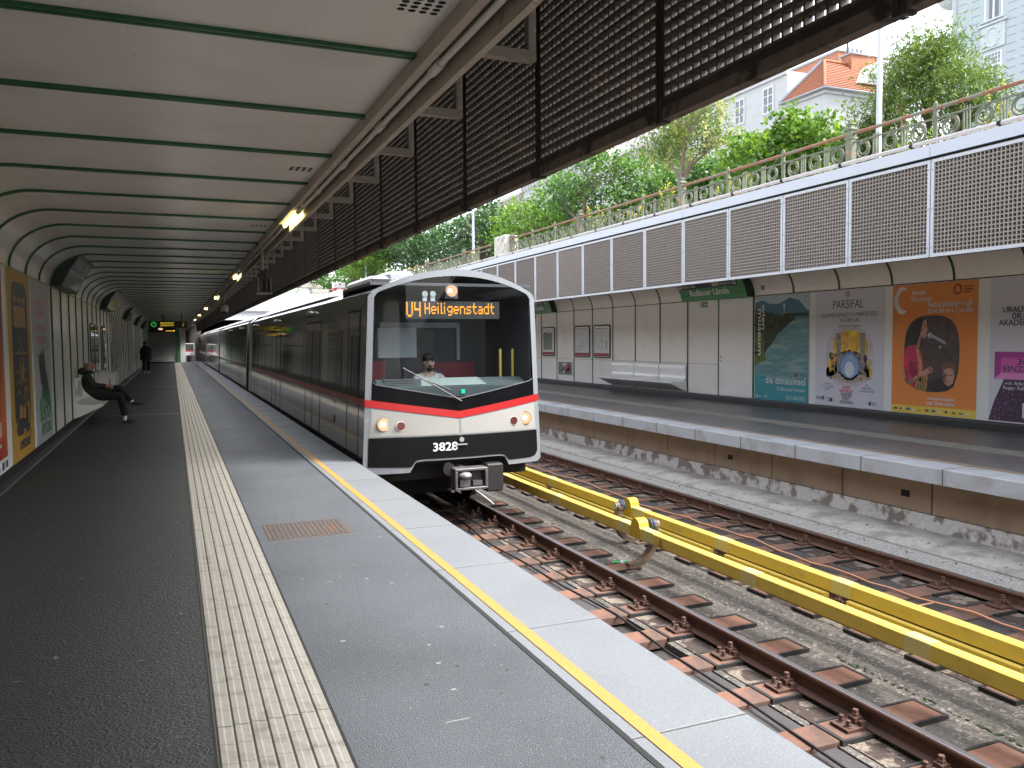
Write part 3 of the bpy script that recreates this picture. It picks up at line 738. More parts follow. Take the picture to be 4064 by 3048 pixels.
# drinks can
t = thing('drinks_can', (5.02,8.72,-1.146), 'crumpled green drinks can lying beside the near rail at the foot of the support', 'can')
cg = M('can_green', (.02,.28,.06), .3, metal=.3, var=.1, scale=20); 
ax = Vector((.12,-.035,0)); c = Vector((4.96,8.74,-1.112))
mb = MB(); q = [c+ax*k for k in (0,.03,.1,.5,.95,1.25,1.3)]; mb.tube(q, [.022,.026,.033,.032,.034,.028,.024], cg, 12); mb.build('body', t)
mb = MB(); mb.tube([c+ax*.68, c+ax*1.0], .0345, white_paint, 12, caps=False); mb.tube([c-ax*.02, c+ax*.0], .024, steel, 12); mb.tube([c+ax*1.3, c+ax*1.32], .024, steel, 12); mb.build('label', t)

# ================================================================== fittings on the far wall
Wd = WX-.004
sil = M('sign_white', (.72,.73,.72), .5, var=.02)
def rrect(mb, x, ya, yb, za, zb, r, mat, x2=None, n=6):
    pts = []
    for (cy, cz, a0) in ((yb-r,zb-r,0),(ya+r,zb-r,PI/2),(ya+r,za+r,PI),(yb-r,za+r,1.5*PI)):
        for i in range(n+1): a = a0+PI/2*i/n; pts.append((cy+r*math.cos(a), cz+r*math.sin(a)))
    mb.prism(pts, 'x', x, x2 if x2 is not None else x+.01, mat)
# station name boxes
blk = flat('sign_black', (.015,.015,.016), .35)
def name_box(y0, y1, lab, first):
    t_ = thing('station_sign', (WX,(y0+y1)/2,2.66), lab, 'station sign', 'station name signs')
    prof = [(WX-.002,2.655),(WX-.21,2.67),(WX-.215,2.715),(WX-.30,2.955),(WX-.31,2.958),(WX-.42,3.19),(WX-.44,3.3),(WX-.2,3.3)]
    mb = MB(); mb.prism(prof, 'y', y0, y1, green_sign, M('sign_side', (.01,.035,.015), .4)); mb.build('case', t_)
    mb = MB()
    v = Vector((prof[3][0]-prof[2][0], 0, prof[3][1]-prof[2][1])); L1 = v.length
    p = Pane(mb, (prof[2][0]-.002, y1, prof[2][1]), (0,-1,0), v)
    w = y1-y0; p.text('Roßauer Lände', w*.47, .07, .155, sil, 1, 'c', w*.60, 0, 0, .03)
    mb.build('lettering', t_)
    mb = MB(); v2 = Vector((prof[5][0]-prof[4][0], 0, prof[5][1]-prof[4][1]))
    p = Pane(mb, (prof[4][0]-.002, y1, prof[4][1]), (0,-1,0), v2)
    p.rect(.01, .0, w-.22, .25, blk, 1)
    p.rect(.04, .03, .17, .16, sil, 2); p.poly([(.06,.095),(.10,.135),(.10,.11),(.15,.11),(.15,.08),(.10,.08),(.10,.055)], blk, 3)
    p.text('Roßauer Lände', .20, .05, .085, sil, 2, 'l', .62)
    p.rect(w-1.22, .03, w-1.09, .16, sil, 2); p.line((w-1.2,.05), (w-1.11,.14), .02, blk, 3); p.rect(w-1.06, .03, w-.95, .16, sil, 2); p.rect(w-1.04, .03, w-.97, .11, blk, 3); p.rect(w-1.03,.04,w-.98,.09,sil,4)
    p.text('Seegasse', w-.92, .05, .085, sil, 2, 'l', .46)
    p.rect(w-.40, .03, w-.27, .16, sil, 2); p.poly([(w-.29,.095),(w-.33,.135),(w-.33,.11),(w-.38,.11),(w-.38,.08),(w-.33,.08),(w-.33,.055)], blk, 3)
    mb.build('direction_panel', t_)
    return t_
n1 = name_box(16.23, 18.99, 'green station name sign above the two pale door panels across the tracks', True)
copy_tree(n1, (0, 11.08, 0), 'green station name sign half hidden by the train front')
def exit_sign(y, lab):
    mb = MB(); p = Pane(mb, (Wd, y+.16, 2.48), (0,-1,0), (0,0,1)); g = flat('exit_green', (.0,.17,.06), .4)
    mb.box(Wd, Wd+.003, y-.165, y+.165, 2.475, 2.625, sil); p.rect(.005,.005,.16,.14,g,1); p.rect(.17,.005,.32,.14,g,1)
    p.rect(.05,.02,.10,.13,sil,2); p.ell(.045,.115,.013,.013,sil,3,8); p.line((.04,.10),(.03,.055),.025,g,3); p.line((.03,.06),(.06,.02),.015,sil,3); p.line((.03,.09),(.07,.08),.012,g,3)
    p.poly([(.19,.085),(.245,.085),(.245,.115),(.30,.07),(.245,.025),(.245,.055),(.19,.055)], sil, 2)
    return mb.build('exit_sign', label=lab, cat='exit sign', group='green exit signs')
exit_sign(18.26, 'small green exit sign on the panel under the nearer name sign')
exit_sign(29.35, 'small green exit sign almost touching the train front')
# notice, "E" plate
mb = MB(); mb.box(Wd-.002, Wd+.003, 16.73, 17.10, 1.685, 1.805, flat('ink_dark', (.05,.05,.05))); p = Pane(mb, (Wd-.003, 17.095, 1.69), (0,-1,0), (0,0,1))
p.rect(.005,.005,.36,.11,sil,1); p.rect(.03,.07,.17,.09,bk,2); p.rect(.03,.02,.06,.05,bk,2); p.rect(.07,.03,.12,.04,bk,2)
mb.build('notice', label='small white notice on the right hand door panel of the far wall', cat='notice')
mb = MB(); bl = flat('plate_blue', (.015,.05,.14)); p = Pane(mb, (WX-.055, 15.88, 2.80), (0,-1,0), (-.22,0,1)); p.rect(0,0,.09,.11,bl,1); p.text('E', .025,.025,.06,sil,2,'l'); mb.build('letter_plate', label='tiny blue plate with a white E above the river poster', cat='plate')
# door pair
t = thing('service_door', (WX,16.9,.17), 'pale flush service door beside the river poster, with two metal knobs', 'door')
dm = M('door_pale', (.85,.83,.80), .3, var=.02, col2=(.72,.69,.65), c2=(1.2,.5,.8))
mb = MB(); mb.bbox(WX-.018, WX-.001, 16.26, 17.58, .20, 2.645, dm, .004); mb.build('leaf', t)
mb = MB(); mb.lathe((WX-.05,17.49,1.17), [(.028,0),(.034,.015),(.02,.035)], steel, 12, 'x'); mb.lathe((WX-.035,17.49,1.06), [(.024,0),(.026,.018)], steel, 12, 'x'); mb.build('handle', t)
# map cases
paper = M('map_paper', (.82,.83,.84), .5, var=.04, scale=5)
def mapcase(ya, yb, lab, style):
    t_ = thing('map_case', (WX,(ya+yb)/2,1.03), lab, 'display case', 'map cases on the far wall')
    mb = MB(); rrect(mb, WX-.03, ya, yb, 1.03, 2.13, .09, black_m, WX-.002); mb.build('frame', t_)
    mb = MB(); rrect(mb, WX-.033, ya+.045, yb-.045, 1.075, 2.085, .06, paper, WX-.031); p = Pane(mb, (WX-.0335, yb-.045, 1.075), (0,-1,0), (0,0,1)); w = yb-ya-.09
    red = flat('map_red', (.30,.03,.05)); gr = flat('map_grey', (.22,.23,.25)); gr2 = flat('map_green_grey', (.18,.23,.20))
    p.rect(.01, .012, w-.01, .12, red, 1)
    p.rect(.05,.93,w-.05,.945,red,1)
    random.seed(style)
    if style == 1:
        for i in range(70):
            x, y = random.uniform(.08,w-.08), random.uniform(.18,.86); a = random.choice([0,PI/4,PI/2,-PI/4,PI/6]); l_ = random.uniform(.04,.16)
            p.line((x,y), (min(max(x+l_*math.cos(a),.05),w-.05), min(max(y+l_*math.sin(a),.16),.9)), .007, gr, 2)
        for i in range(7): p.line((w/2,.36), (w/2+.45*math.cos(PI+PI*i/6), .36+.2*math.sin(PI+PI*i/6)), .008, gr, 2)
    elif style == 2:
        p.line((w/2,.14),(w/2,.92),.01,gr,2)
        for i in range(110):
            x, y = random.uniform(.07,w-.07), random.uniform(.2,.86); p.line((x,y),(min(x+random.uniform(.01,.06),w-.05),y+random.uniform(-.04,.04)),.008,gr if random.random()<.8 else gr2,2)
        p.rect(w-.2,.3,w-.14,.52,flat('map_pink',(.6,.2,.2)),3)
    else:
        p.rect(.08,.2,w-.16,.86,gr2,1); p.rect(w*.45,.82,w*.72,.93,sil,2); p.rect(w-.14,.2,w-.07,.88,sil,2)
        for i in range(14): x = random.uniform(.1,w-.3); y = random.uniform(.22,.5); p.line((x,y),(x+.06,y+.06),.01,sil,2)
    mb.build('map', t_)
    mb = MB(); mb.add([(WX-.04,yb-.05,1.08),(WX-.04,ya+.05,1.08),(WX-.04,ya+.05,2.08),(WX-.04,yb-.05,2.08)], [(0,1,2,3)], glass('pane_glass', (.95,.97,.97), .6)); mb.build('pane', t_)
mapcase(27.47, 28.57, 'map case with a greenish faded plan, next to the train front', 3)
mapcase(24.70, 25.82, 'map case holding a line network diagram', 1)
mapcase(23.30, 24.43, 'map case with a two column street map, nearest the white bench', 2)
# hydrant cabinet
t = thing('hydrant_cabinet', (WX,26.6,.3), 'low white hydrant cabinet with glass front and red valve', 'hydrant cabinet')
mb = MB()
for (a, b, c_, d_) in ((25.98,27.24,.84,.90),(25.98,27.24,.30,.37),(25.98,26.05,.37,.84),(27.17,27.24,.37,.84)): mb.box(WX-.03, WX-.002, a, b, c_, d_, enamel_r)
mb.box(WX-.006, WX-.0025, 26.05, 27.17, .37, .84, M('niche', (.26,.235,.21), .7, var=.2, scale=5)); mb.build('frame', t)
mb = MB(); vr = flat('valve_red', (.45,.02,.03), .4); mb.tube([(WX-.05,26.3,.62),(WX-.05,26.5,.56)], .035, vr, 8); mb.lathe((WX-.06,26.33,.66), [(.09,0),(.09,.02)], vr, 12, 'x'); mb.tube([(WX-.05,26.5,.56),(WX-.05,26.62,.46)], .03, sil, 8); mb.build('valve', t)
mb = MB(); p = Pane(mb, (WX-.012, 26.85, .70), (0,-1,0), (0,0,1)); p.rect(0,0,.34,.1,sil,1); mb.build('label_plate', t)
mb = MB(); mb.box(WX-.028, WX-.026, 26.05, 27.17, .37, .84, glass('pane_glass')); mb.build('pane', t)
# bench of three shells (built against a wall at xw facing s)
bench_w = M('bench_white', (.86,.86,.84), .28, var=.03, coat=.4)
def bench(xw, s, ya, pitch, lab, n=3, flip=False):
    t_ = thing('wall_bench', (xw, ya+pitch*n/2, .2), lab, 'bench', 'white wall benches')
    top = [(.012,.96),(.03,.93),(.05,.86),(.055,.76),(.045,.66),(.05,.56),(.09,.49),(.17,.455),(.30,.445),(.42,.455),(.50,.475),(.535,.47),(.55,.45),(.54,.425)]
    und = [(.50,.40),(.30,.31),(.10,.215),(.012,.19)]
    for i in range(n):
        a, b = ya+pitch*i+.02, ya+pitch*(i+1)-.02; mb = MB()
        pr = [(xw+s*q, z) for q, z in top+und]
        if s < 0: pr = pr[::-1]
        mb.sweep(pr[::-1], a, b, bench_w, True)
        mb.add([(x, a, z) for x, z in pr], [tuple(range(len(pr)))], bench_w); mb.add([(x, b, z) for x, z in pr], [tuple(range(len(pr)))[::-1]], bench_w)
        mb.build('seat_shell', t_)
    return t_
bench(WX, -1, 19.01, 1.385, 'white three seat wall bench beside the maps on the far platform')
bench(XW, 1, 17.86, PL, 'white wall bench on the near platform under the seated person')
# ================================================================== posters
def poster_frame(side, y_left, z0, w, h, name='poster'):
    # returns (mb, Pane); y_left = y of the left edge as the viewer sees it
    mb = MB()
    if side == 'R':
        mb.box(WX-.012, WX-.002, y_left-w, y_left, z0, z0+h, sil); return mb, Pane(mb, (WX-.0125, y_left, z0), (0,-1,0), (0,0,1))
    mb.box(XW+.002, XW+.012, y_left, y_left+w, z0, z0+h, sil); return mb, Pane(mb, (XW+.0125, y_left, z0), (0,1,0), (0,0,1))
def c3(n, c, **k): return M('ink_'+n, c, .55, **({'var': 0.} | k))
wh = c3('white', (.66,.66,.66)); 
# white paper backing of the far wall
mb = MB(); mb.box(WX-.0019, WX-.0005, -2, 16.16, .175, 2.652, M('poster_backing', (.72,.735,.72), .5, var=.02)); mb.build('poster_wall', label='white backing board behind the posters of the far platform', cat='board')
# 1 river
mb, p = poster_frame('R', 16.16, .172, 1.83, 2.48)
skyc = c3('sky', (.42,.52,.55), var=.06, scale=1.5); hill = c3('hill', (.06,.17,.24), var=.08, scale=4); hill2 = c3('hill2', (.09,.22,.28))
water = M('ink_water', (.10,.24,.26), .5, var=.4, scale=7, vmap=(1,.5,3), col2=(.30,.42,.42), c2=(3,.48,.75), c2map=(1,.35,2.2)); teal = M('ink_teal', (.03,.26,.30), .5, var=.35, scale=9, vmap=(1,.4,3))
wood = M('ink_wood', (.022,.035,.016), .6, var=.75, scale=9); bush = M('ink_bush', (.075,.12,.02), .6, var=.7, scale=11, col2=(.2,.14,.02), c2=(7,.6,.66))
p.rect(0,0,1.83,2.48,skyc,1)
p.poly([(0,1.95),(0,2.33),(.25,2.38),(.55,2.28),(.85,2.28),(1.2,2.40),(1.5,2.33),(1.75,2.12),(1.83,2.08),(1.83,1.9)], hill, 2)
p.poly([(0,1.6),(0,1.95),(1.83,1.93),(1.83,1.5)], hill2, 3); p.rect(1.0,1.97,1.83,2.04,wood,6)
p.poly([(0,0),(0,1.5),(1.25,1.88),(1.83,1.92),(1.83,0)], water, 5); p.poly([(0,0),(0,.62),(.7,.5),(1.83,.55),(1.83,0)], teal, 6)
random.seed(5); edge = [(1.36-1.2*(i/16)**.85+random.uniform(-.035,.035), 1.88-1.02*(i/16)**1.2) for i in range(17)]
topz = [(0,2.16)]+[(.1*i, 2.15-.014*i+random.uniform(-.04,.04)) for i in range(1,13)]
p.poly([(0,.80)]+edge[::-1]+[(1.38,1.97)]+topz[::-1], wood, 7)
for q in range(60):
    bx, by = random.uniform(.0,1.2), random.uniform(.9,2.1)
    if by > .9+1.05*(bx/1.3)**.8 and by < 2.1-.12*bx: p.ell(bx, by, random.uniform(.03,.07), random.uniform(.03,.06), [wood, bush, M('ink_wood2', (.045,.06,.022), .6, var=.6, scale=12)][q % 3], 8, 9)
p.poly([(0,.85)]+[(.42+random.uniform(-.03,.03)-.03*i, .95+.13*i) if i < 5 else (.35-.06*(i-5),1.6) for i in range(8)]+[(0,1.62)], bush, 8)
p.rect(1.02,2.04,1.045,2.22,c3('tower',(.5,.55,.55)),9); p.ell(1.033,2.23,.03,.05,wh,10)
p.ell(1.43,.62,.045,.05,c3('swimmer',(.12,.06,.03)),8); p.ell(1.43,.58,.08,.03,c3('skin_p',(.42,.24,.17)),7)
p.text('wien', .26, 2.30, .135, wh, 10, 'l', .62, 0, -PI/2, .015); p.text('museum', .13, 2.18, .135, wh, 10, 'l', 1.12, 0, -PI/2, .015)
p.text('die donauinsel', .40, .40, .17, wh, 10, 'l', 1.34, 0, 0, .01); p.text('21 Kilometer Freiraum', 1.74, .245, .085, wh, 10, 'r', .93)
p.text('26.3.–30.8.2026', 1.74, .055, .085, wh, 10, 'r', .62); p.rect(.05,.06,.25,.075,wh,10); p.rect(.05,.09,.16,.10,wh,10); p.rect(.38,.07,.46,.09,wh,10)
mb.build('poster', label='river poster with a wooded bank and the words wien museum', cat='poster', group='posters on the far wall')
# 2 opera
mb, p = poster_frame('R', 14.13, .178, 1.88, 2.47)
lil = c3('lilac', (.60,.60,.68), var=.03, scale=1.2); ink = c3('ink', (.06,.055,.07)); redp = c3('red', (.62,.05,.05))
p.rect(0,0,1.88,2.47,lil,1)
p.text('W', .90, 2.30, .15, redp, 3, 'c', .11); p.text('W', .945, 2.30, .15, redp, 4, 'c', .08)
p.text('PARSIFAL', .93, 2.08, .18, ink, 3, 'c', .84); p.text('SUSANNE KENNEDY & MARKUS SELG', .95, 1.91, .085, ink, 3, 'c', 1.52, .12); p.text('YI-CHEN LIN', .97, 1.79, .09, ink, 3, 'c', .54, .12); p.text('von Richard Wagner', .97, 1.68, .07, ink, 3, 'c', .60, .3)
glow = c3('glow', (.55,.50,.52)); org = M('ink_fire', (.75,.34,.03), .5, var=.45, scale=4, col2=(.85,.6,.05), c2=(3,.5,.6)); blkb = M('ink_stage', (.04,.035,.03), .6, var=.6, scale=14, col2=(.45,.27,.06), c2=(9,.5,.56)); stone = M('ink_stone', (.25,.23,.22), .6, var=.6, scale=14)
p.o += p.u*.20
p.ell(.98,.86,.66,.62,M('ink_halo',(.53,.50,.53),.5,var=.12,scale=4),2,40,2.6)
p.ell(1.0,1.05,.48,.36,org,3,30,2.6)
p.poly([(.42,.95),(.6,.92),(1.0,1.02),(1.4,.9),(1.5,.62),(1.42,.42),(1.0,.35),(.55,.42),(.42,.62)], blkb, 4)
for xx in (.62, 1.28): p.rect(xx, .55, xx+.13, 1.36, stone, 5)
for i in range(26):
    random.seed(i+3); x = random.choice([random.uniform(.34,.75), random.uniform(1.2,1.62)]); y = random.uniform(.42,.85)
    p.ell(x, y, random.uniform(.03,.06), random.uniform(.06,.13), [blkb, stone, org, c3('tan',(.5,.36,.2))][i%4], 6, 10)
dome = M('ink_dome', (.24,.36,.58), .5, var=.3, scale=5)
p.ell(1.0,.66,.30,.31,c3('dome_rim',(.1,.2,.42)),7,10); p.ell(1.0,.66,.25,.26,dome,8,10); p.ell(1.0,.60,.13,.16,c3('dome_core',(.62,.68,.8)),9,16); p.ell(1.0,.55,.03,.13,wh,10,12)
p.poly([(.45,.42),(.7,.36),(1.0,.30),(1.35,.36),(1.6,.42),(1.3,.5),(.7,.5)], M('ink_rubble',(.42,.34,.28),.6,var=.6,scale=12), 7)
p.o -= p.u*.20
p.text('FREIE', .93, .555-.18, .065, redp, 11, 'c', .22); 
p.text('REPUBLIK', .93, .30, .065, redp, 11, 'c', .38); p.text('WIENER', .93, .225, .065, ink, 11, 'c', .32); p.text('FEST', .93, .15, .065, ink, 11, 'c', .22); p.text('WOCHEN', .93, .07, .065, ink, 11, 'c', .37)
p.text('Termine', .38, .46, .045, ink, 11, 'c', .16); p.text('15. 17. 19. 22. Juni', .38, .40, .045, ink, 11, 'c', .38); p.text('19 Uhr', .38, .34, .045, ink, 11, 'c', .14)
p.text('Ort', 1.48, .46, .045, ink, 11, 'c', .08); p.text('Halle E im', 1.48, .40, .045, ink, 11, 'c', .24); p.text('MuseumsQuartier', 1.48, .34, .045, ink, 11, 'c', .38)
p.text('ERSTE', .06, .12, .06, ink, 11, 'l', .18); p.rect(.245,.12,.285,.2,ink,11); p.rect(.38,.09,.53,.17,ink,11); p.rect(.39,.10,.45,.16,wh,12); p.text('Stadt', 1.62,.12,.035,ink,11,'l',.11); p.text('Wien', 1.62,.07,.035,ink,11,'l',.1); p.poly([(1.53,.15),(1.59,.15),(1.59,.09),(1.56,.06),(1.53,.09)],ink,11)
mb.build('poster', label='pale lilac poster headed PARSIFAL with a fiery stage picture', cat='poster', group='posters on the far wall')
# 3 festival
mb, p = poster_frame('R', 12.04, .182, 1.85, 2.465)
oran = c3('orange', (.70,.235,.045), var=.03, scale=1.2); p.rect(0,0,1.85,2.465,oran,1)
p.ell(.22,2.17,.16,.27,wh,3,30); p.ell(.30,2.17,.17,.20,oran,4,26); p.rect(.34,1.95,.5,2.42,oran,5); 
p.ring(.16,2.17,.13,.2,.035,wh,3,16,PI*.72,PI*1.28)
p.text('Jewish', .44, 2.26, .10, wh, 6, 'l', .33, 0, 0, .012); p.text('Weekends', .44, 2.13, .10, wh, 6, 'l', .46, 0, 0, .012)
p.text('Festival jüdischer Musik', 1.76, 2.02, .10, wh, 6, 'r', .94, 0, 0, .02); p.text('28.–31. Mai und 6.–7. Juni 2026', 1.76, 1.91, .08, wh, 6, 'r', .94, 0, 0, .02)
dkr = c3('darkred', (.20,.035,.02)); p.ring(1.44,2.32,.085,.10,.03,dkr,4,20); p.rect(1.56,2.35,1.76,2.37,dkr,4); p.rect(1.56,2.30,1.74,2.325,dkr,4); p.rect(1.56,2.25,1.70,2.27,dkr,4)
ph = M('ink_photo', (.055,.035,.035), .5, var=.3, scale=4); p.ell(.895,1.145,.605,.72,ph,3,48,2.9)
hair = c3('hairp', (.014,.01,.01)); skn = M('ink_skin', (.46,.25,.18), .5, var=.3, scale=9); sknd = M('ink_skin_dark', (.24,.11,.08), .5, var=.3, scale=9); pink = M('ink_pink', (.50,.015,.09), .5, var=.4, scale=6); pinkd = M('ink_pink_dark', (.24,.008,.04), .5, var=.4, scale=6); gold = M('ink_gold', (.42,.26,.08), .5, var=.6, scale=14)
for q in range(7): random.seed(q+40); p.ell(random.uniform(.95,1.4), random.uniform(1.3,1.75), random.uniform(.03,.08), random.uniform(.03,.08), M('ink_bokeh', (.085,.055,.055), .5, var=.2, scale=6), 4, 12)
p.poly([(.33,1.12),(.31,1.26),(.345,1.54),(.44,1.70),(.604,1.80),(.74,1.825),(.80,1.77),(.74,1.66),(.672,1.54),(.713,1.35),(.658,1.2),(.5,1.15)], hair, 5)
p.poly([(.745,1.80),(.79,1.77),(.80,1.70),(.805,1.655),(.835,1.60),(.83,1.585),(.80,1.58),(.805,1.55),(.815,1.535),(.80,1.52),(.805,1.49),(.79,1.455),(.745,1.44),(.70,1.46),(.66,1.36),(.655,1.25),(.56,1.24),(.60,1.34),(.655,1.5),(.675,1.62),(.71,1.72)], skn, 6)
p.poly([(.70,1.46),(.66,1.36),(.655,1.25),(.61,1.24),(.64,1.40),(.675,1.50)], sknd, 7)
p.ell(.765,1.675,.022,.010,hair,7,8); p.line((.735,1.715),(.79,1.71),.014,hair,7); p.poly([(.775,1.545),(.815,1.535),(.80,1.515),(.77,1.52)],c3('lip',(.30,.05,.05)),7); p.ell(.69,1.60,.02,.045,sknd,7,10)
p.poly([(.335,1.255),(.44,1.30),(.575,1.315),(.63,1.26),(.70,1.16),(.74,.93),(.72,.60),(.68,.46),(.50,.50),(.42,.62),(.33,.86),(.29,.90),(.30,1.1)], pink, 6)
p.poly([(.56,1.31),(.66,1.17),(.72,.9),(.70,.62),(.64,.6),(.64,.9),(.60,1.1)], gold, 7); p.poly([(.42,1.0),(.55,.98),(.62,.75),(.50,.7),(.40,.84)], pinkd, 7)
p.poly([(.29,.90),(.33,.70),(.40,.645),(.50,.66),(.72,.80),(.80,.86),(.90,.91),(.955,.87),(.94,.80),(.84,.76),(.66,.68),(.48,.555),(.40,.54),(.32,.62),(.285,.78)], skn, 8); p.poly([(.33,.70),(.40,.645),(.5,.66),(.66,.68),(.48,.555),(.40,.54),(.32,.62)], sknd, 9)
for q in range(4): p.line((.84+.025*q,.90-.01*q),(.88+.025*q,.80),.016,sknd,10)
p.poly([(.56,.52),(.60,.70),(.78,.78),(.84,.74),(.83,.52),(.80,.42),(.60,.44)], gold, 7)
for q in range(6): p.line((.61+.035*q,.45),(.62+.035*q,.73),.011,hair,9)
mic = c3('mic', (.30,.31,.33)); mic2 = c3('mic_pale', (.5,.5,.52)); p.line((.90,1.485),(1.21,1.345),.055,mic,6); p.ell(.875,1.49,.058,.06,mic,7,14); p.ell(.865,1.505,.03,.028,mic2,8,10); p.line((.93,1.495),(1.15,1.39),.014,mic2,8); p.line((1.06,1.28),(1.12,1.38),.03,hair,6); p.line((1.08,1.28),(1.47,.90),.022,c3('stand',(.012,.012,.014)),6); p.ell(1.10,1.27,.03,.03,mic,7,8)
p.poly([(.82,.45),(.84,.58),(.95,.66),(1.10,.68),(1.2,.62),(1.3,.60),(1.42,.70),(1.40,.56),(1.25,.46),(1.0,.43)], hair, 5)
p.poly([(1.17,.86),(1.16,.72),(1.20,.60),(1.29,.55),(1.37,.60),(1.41,.72),(1.40,.86),(1.3,.92)],skn,6); p.poly([(1.17,.86),(1.16,.72),(1.20,.60),(1.25,.62),(1.23,.78)],sknd,7); p.poly([(1.14,.80),(1.15,.94),(1.24,1.0),(1.36,1.0),(1.45,.93),(1.44,.84),(1.40,.86),(1.30,.89),(1.20,.86)], c3('hair2',(.13,.07,.035)), 8); p.line((1.21,.76),(1.28,.755),.016,hair,8); p.line((1.31,.755),(1.38,.76),.016,hair,8); p.line((1.26,.63),(1.34,.63),.014,sknd,8); p.line((1.22,.74),(1.0,.66),.02,c3('stand',(.012,.012,.014)),9)
p.text('ehemalige-synagoge.at', 1.42, .285, .055, wh, 5, 'r', .58, 0, 0, .015); p.text('Jetzt Tickets sichern!', 1.42, .19, .065, wh, 5, 'r', .60, 0, 0, .02)
yl = c3('yellow', (.72,.53,.08)); p.rect(0,0,1.85,.145,yl,2)
for i in range(12): random.seed(i); x = .06+i*.145; p.rect(x,.05,x+random.uniform(.04,.11),.05+random.uniform(.02,.05),[ink,dkr,c3('b2',(.05,.12,.3)),wh][i%4],3)
mb.build('poster', label='orange poster for the Jewish Weekends festival showing a singer at a microphone', cat='poster', group='posters on the far wall')
# 4 theatre
mb, p = poster_frame('R', 9.95, .17, 1.9, 2.47)
p.rect(0,0,1.9,2.47,lil,1); bp_ = M('ink_bead', (.035,.02,.04), .5, var=.8, scale=55, col2=(.30,.08,.34), c2=(26,.58,.62)); p.poly([(0,.02),(.1,.35),(.3,.8),(.55,1.0),(.7,1.25),(1.3,1.2),(1.6,.9),(1.9,.3),(1.9,.02)], bp_, 2)
mag = c3('magenta', (.60,.10,.42)); mag2 = c3('magenta2', (.36,.04,.26)); mag3 = c3('magenta3', (.68,.24,.54))
p.o += p.u*.05; p.rect(.1,.69,1.8,1.16,mag,4); p.poly([(.1,.69),(.1,1.16),(.22,1.06),(.22,.80)],mag2,5); p.poly([(.1,1.16),(1.8,1.16),(1.68,1.06),(.22,1.06)],mag2,6); p.poly([(.1,.69),(.22,.80),(1.68,.80),(1.8,.69)],mag3,6); p.rect(.22,.80,1.68,1.06,mag,7)
p.text('3000', .72, .945, .10, ink, 8, 'c', .42, 0, 0, .02); p.text('EINZELTEILE', .72, .825, .095, ink, 8, 'c', .90, 0, 0, .02)
p.text('URAUFFÜHRUNG', .76, 1.83, .095, ink, 5, 'c', 1.05, 0, 0, .02); p.text('08.05.2026', .76, 1.72, .095, ink, 5, 'c', .72, 0, 0, .02); p.text('AKADEMIETHEATER', .76, 1.61, .095, ink, 5, 'c', 1.2, 0, 0, .02)
p.text('von Ádám Cs', .30, .60, .055, wh, 5, 'l', .5); p.text('Regie: Ádám C', .27, .52, .055, wh, 5, 'l', .55)
p.rect(.62,.05,1.5,.30,wh,5); p.text('B', .65, .08, .19, ink, 6, 'l', .14, 0, 0, .02)
mb.build('poster', label='lilac theatre poster with a pink 3000 EINZELTEILE box, cut by the frame', cat='poster', group='posters on the far wall')

# near wall posters
ZP = .185; HP = 2.40
def lp_(y, lab): 
    return poster_frame('L', y, ZP, 1.71, HP)
mb, p = lp_(9.46, ''); redg = M('ink_redblur', (.30,.03,.015), .5, var=.6, scale=1.4, col2=(.50,.13,.02), c2=(1.2,.48,.62), c2map=(1,1,.5)); p.rect(0,.16,1.60,HP-.0,redg,1); p.rect(.7,.42,1.3,.58,c3('pinkpale',(.6,.4,.36)),2); p.rect(.8,.30,1.25,.34,wh,2)
p.rect(1.0,.05,1.1,.09,ink,2); p.rect(1.24,.03,1.36,.12,bl,2); p.rect(1.45,.04,1.58,.12,ink,2)
mb.build('poster', label='red and orange poster at the near end of the wall, cut by the picture edge', cat='poster', group='posters on the near wall')
mb, p = lp_(11.38, ''); yw = M('ink_ochre', (.46,.27,.035), .5, var=.05, scale=2); p.rect(0,0,1.71,HP,yw,1)
dk = M('ink_slate', (.035,.037,.042), .5, var=.3, scale=3); og = M('ink_ogold', (.34,.19,.04), .5, var=.2, scale=8)
p.ell(.86,1.28,.60,.98,dk,2,48,7.)
p.rect(.40,1.68,1.26,1.95,og,3); p.rect(.42,1.99,.6,2.08,og,3); p.rect(.70,2.0,1.02,2.06,og,3); p.rect(1.1,1.99,1.26,2.08,og,3)
for i in range(15):
    x = .38+.06*i; p.rect(x, 1.60, x+.03, 1.655, dk, 4)
p.line((.86,1.64),(.86,1.44),.03,og,4); p.ell(.86,1.38,.20,.05,og,4,16); p.ell(.86,1.385,.15,.03,dk,5,16)
p.line((.4,1.35),(1.3,1.35),.02,og,3)
for s in (-1, 1):
    for i in range(3): p.ring(.86+s*.30,1.05-.13*i,.17,.09,.025,og,4,14,PI*.1,PI*.9)
    p.line((.86+s*.12,1.30),(.86+s*.10,.95),.06,og,5)
p.poly([(.92,.62),(1.20,.68),(1.24,.92),(.96,.90)],og,5); p.poly([(.96,.66),(1.16,.71),(1.19,.87),(1.0,.86)],dk,6)
p.poly([(.80,1.18),(.95,1.18),(.95,1.02),(.88,.98),(.80,1.02)],og,6)
p.rect(.55,.52,.80,.68,og,4); p.rect(.84,.50,1.04,.64,og,4); p.rect(1.2,.40,1.36,.70,og,4); p.rect(.8,.30,1.0,.36,og,4); p.poly([(.32,.55),(.36,.48),(.42,.46),(.36,.42),(.34,.34),(.31,.42),(.25,.45),(.30,.49)],og,4)
p.text('oeticket', .92, .125, .17, ink, 4, 'c', .86, 0, 0, .01); p.line((1.30,.26),(1.42,.33),.02,ink,4); p.line((1.32,.33),(1.40,.25),.02,ink,4)
mb.build('poster', label='ochre yellow poster with a dark upright rounded shape, reading oeticket', cat='poster', group='posters on the near wall')
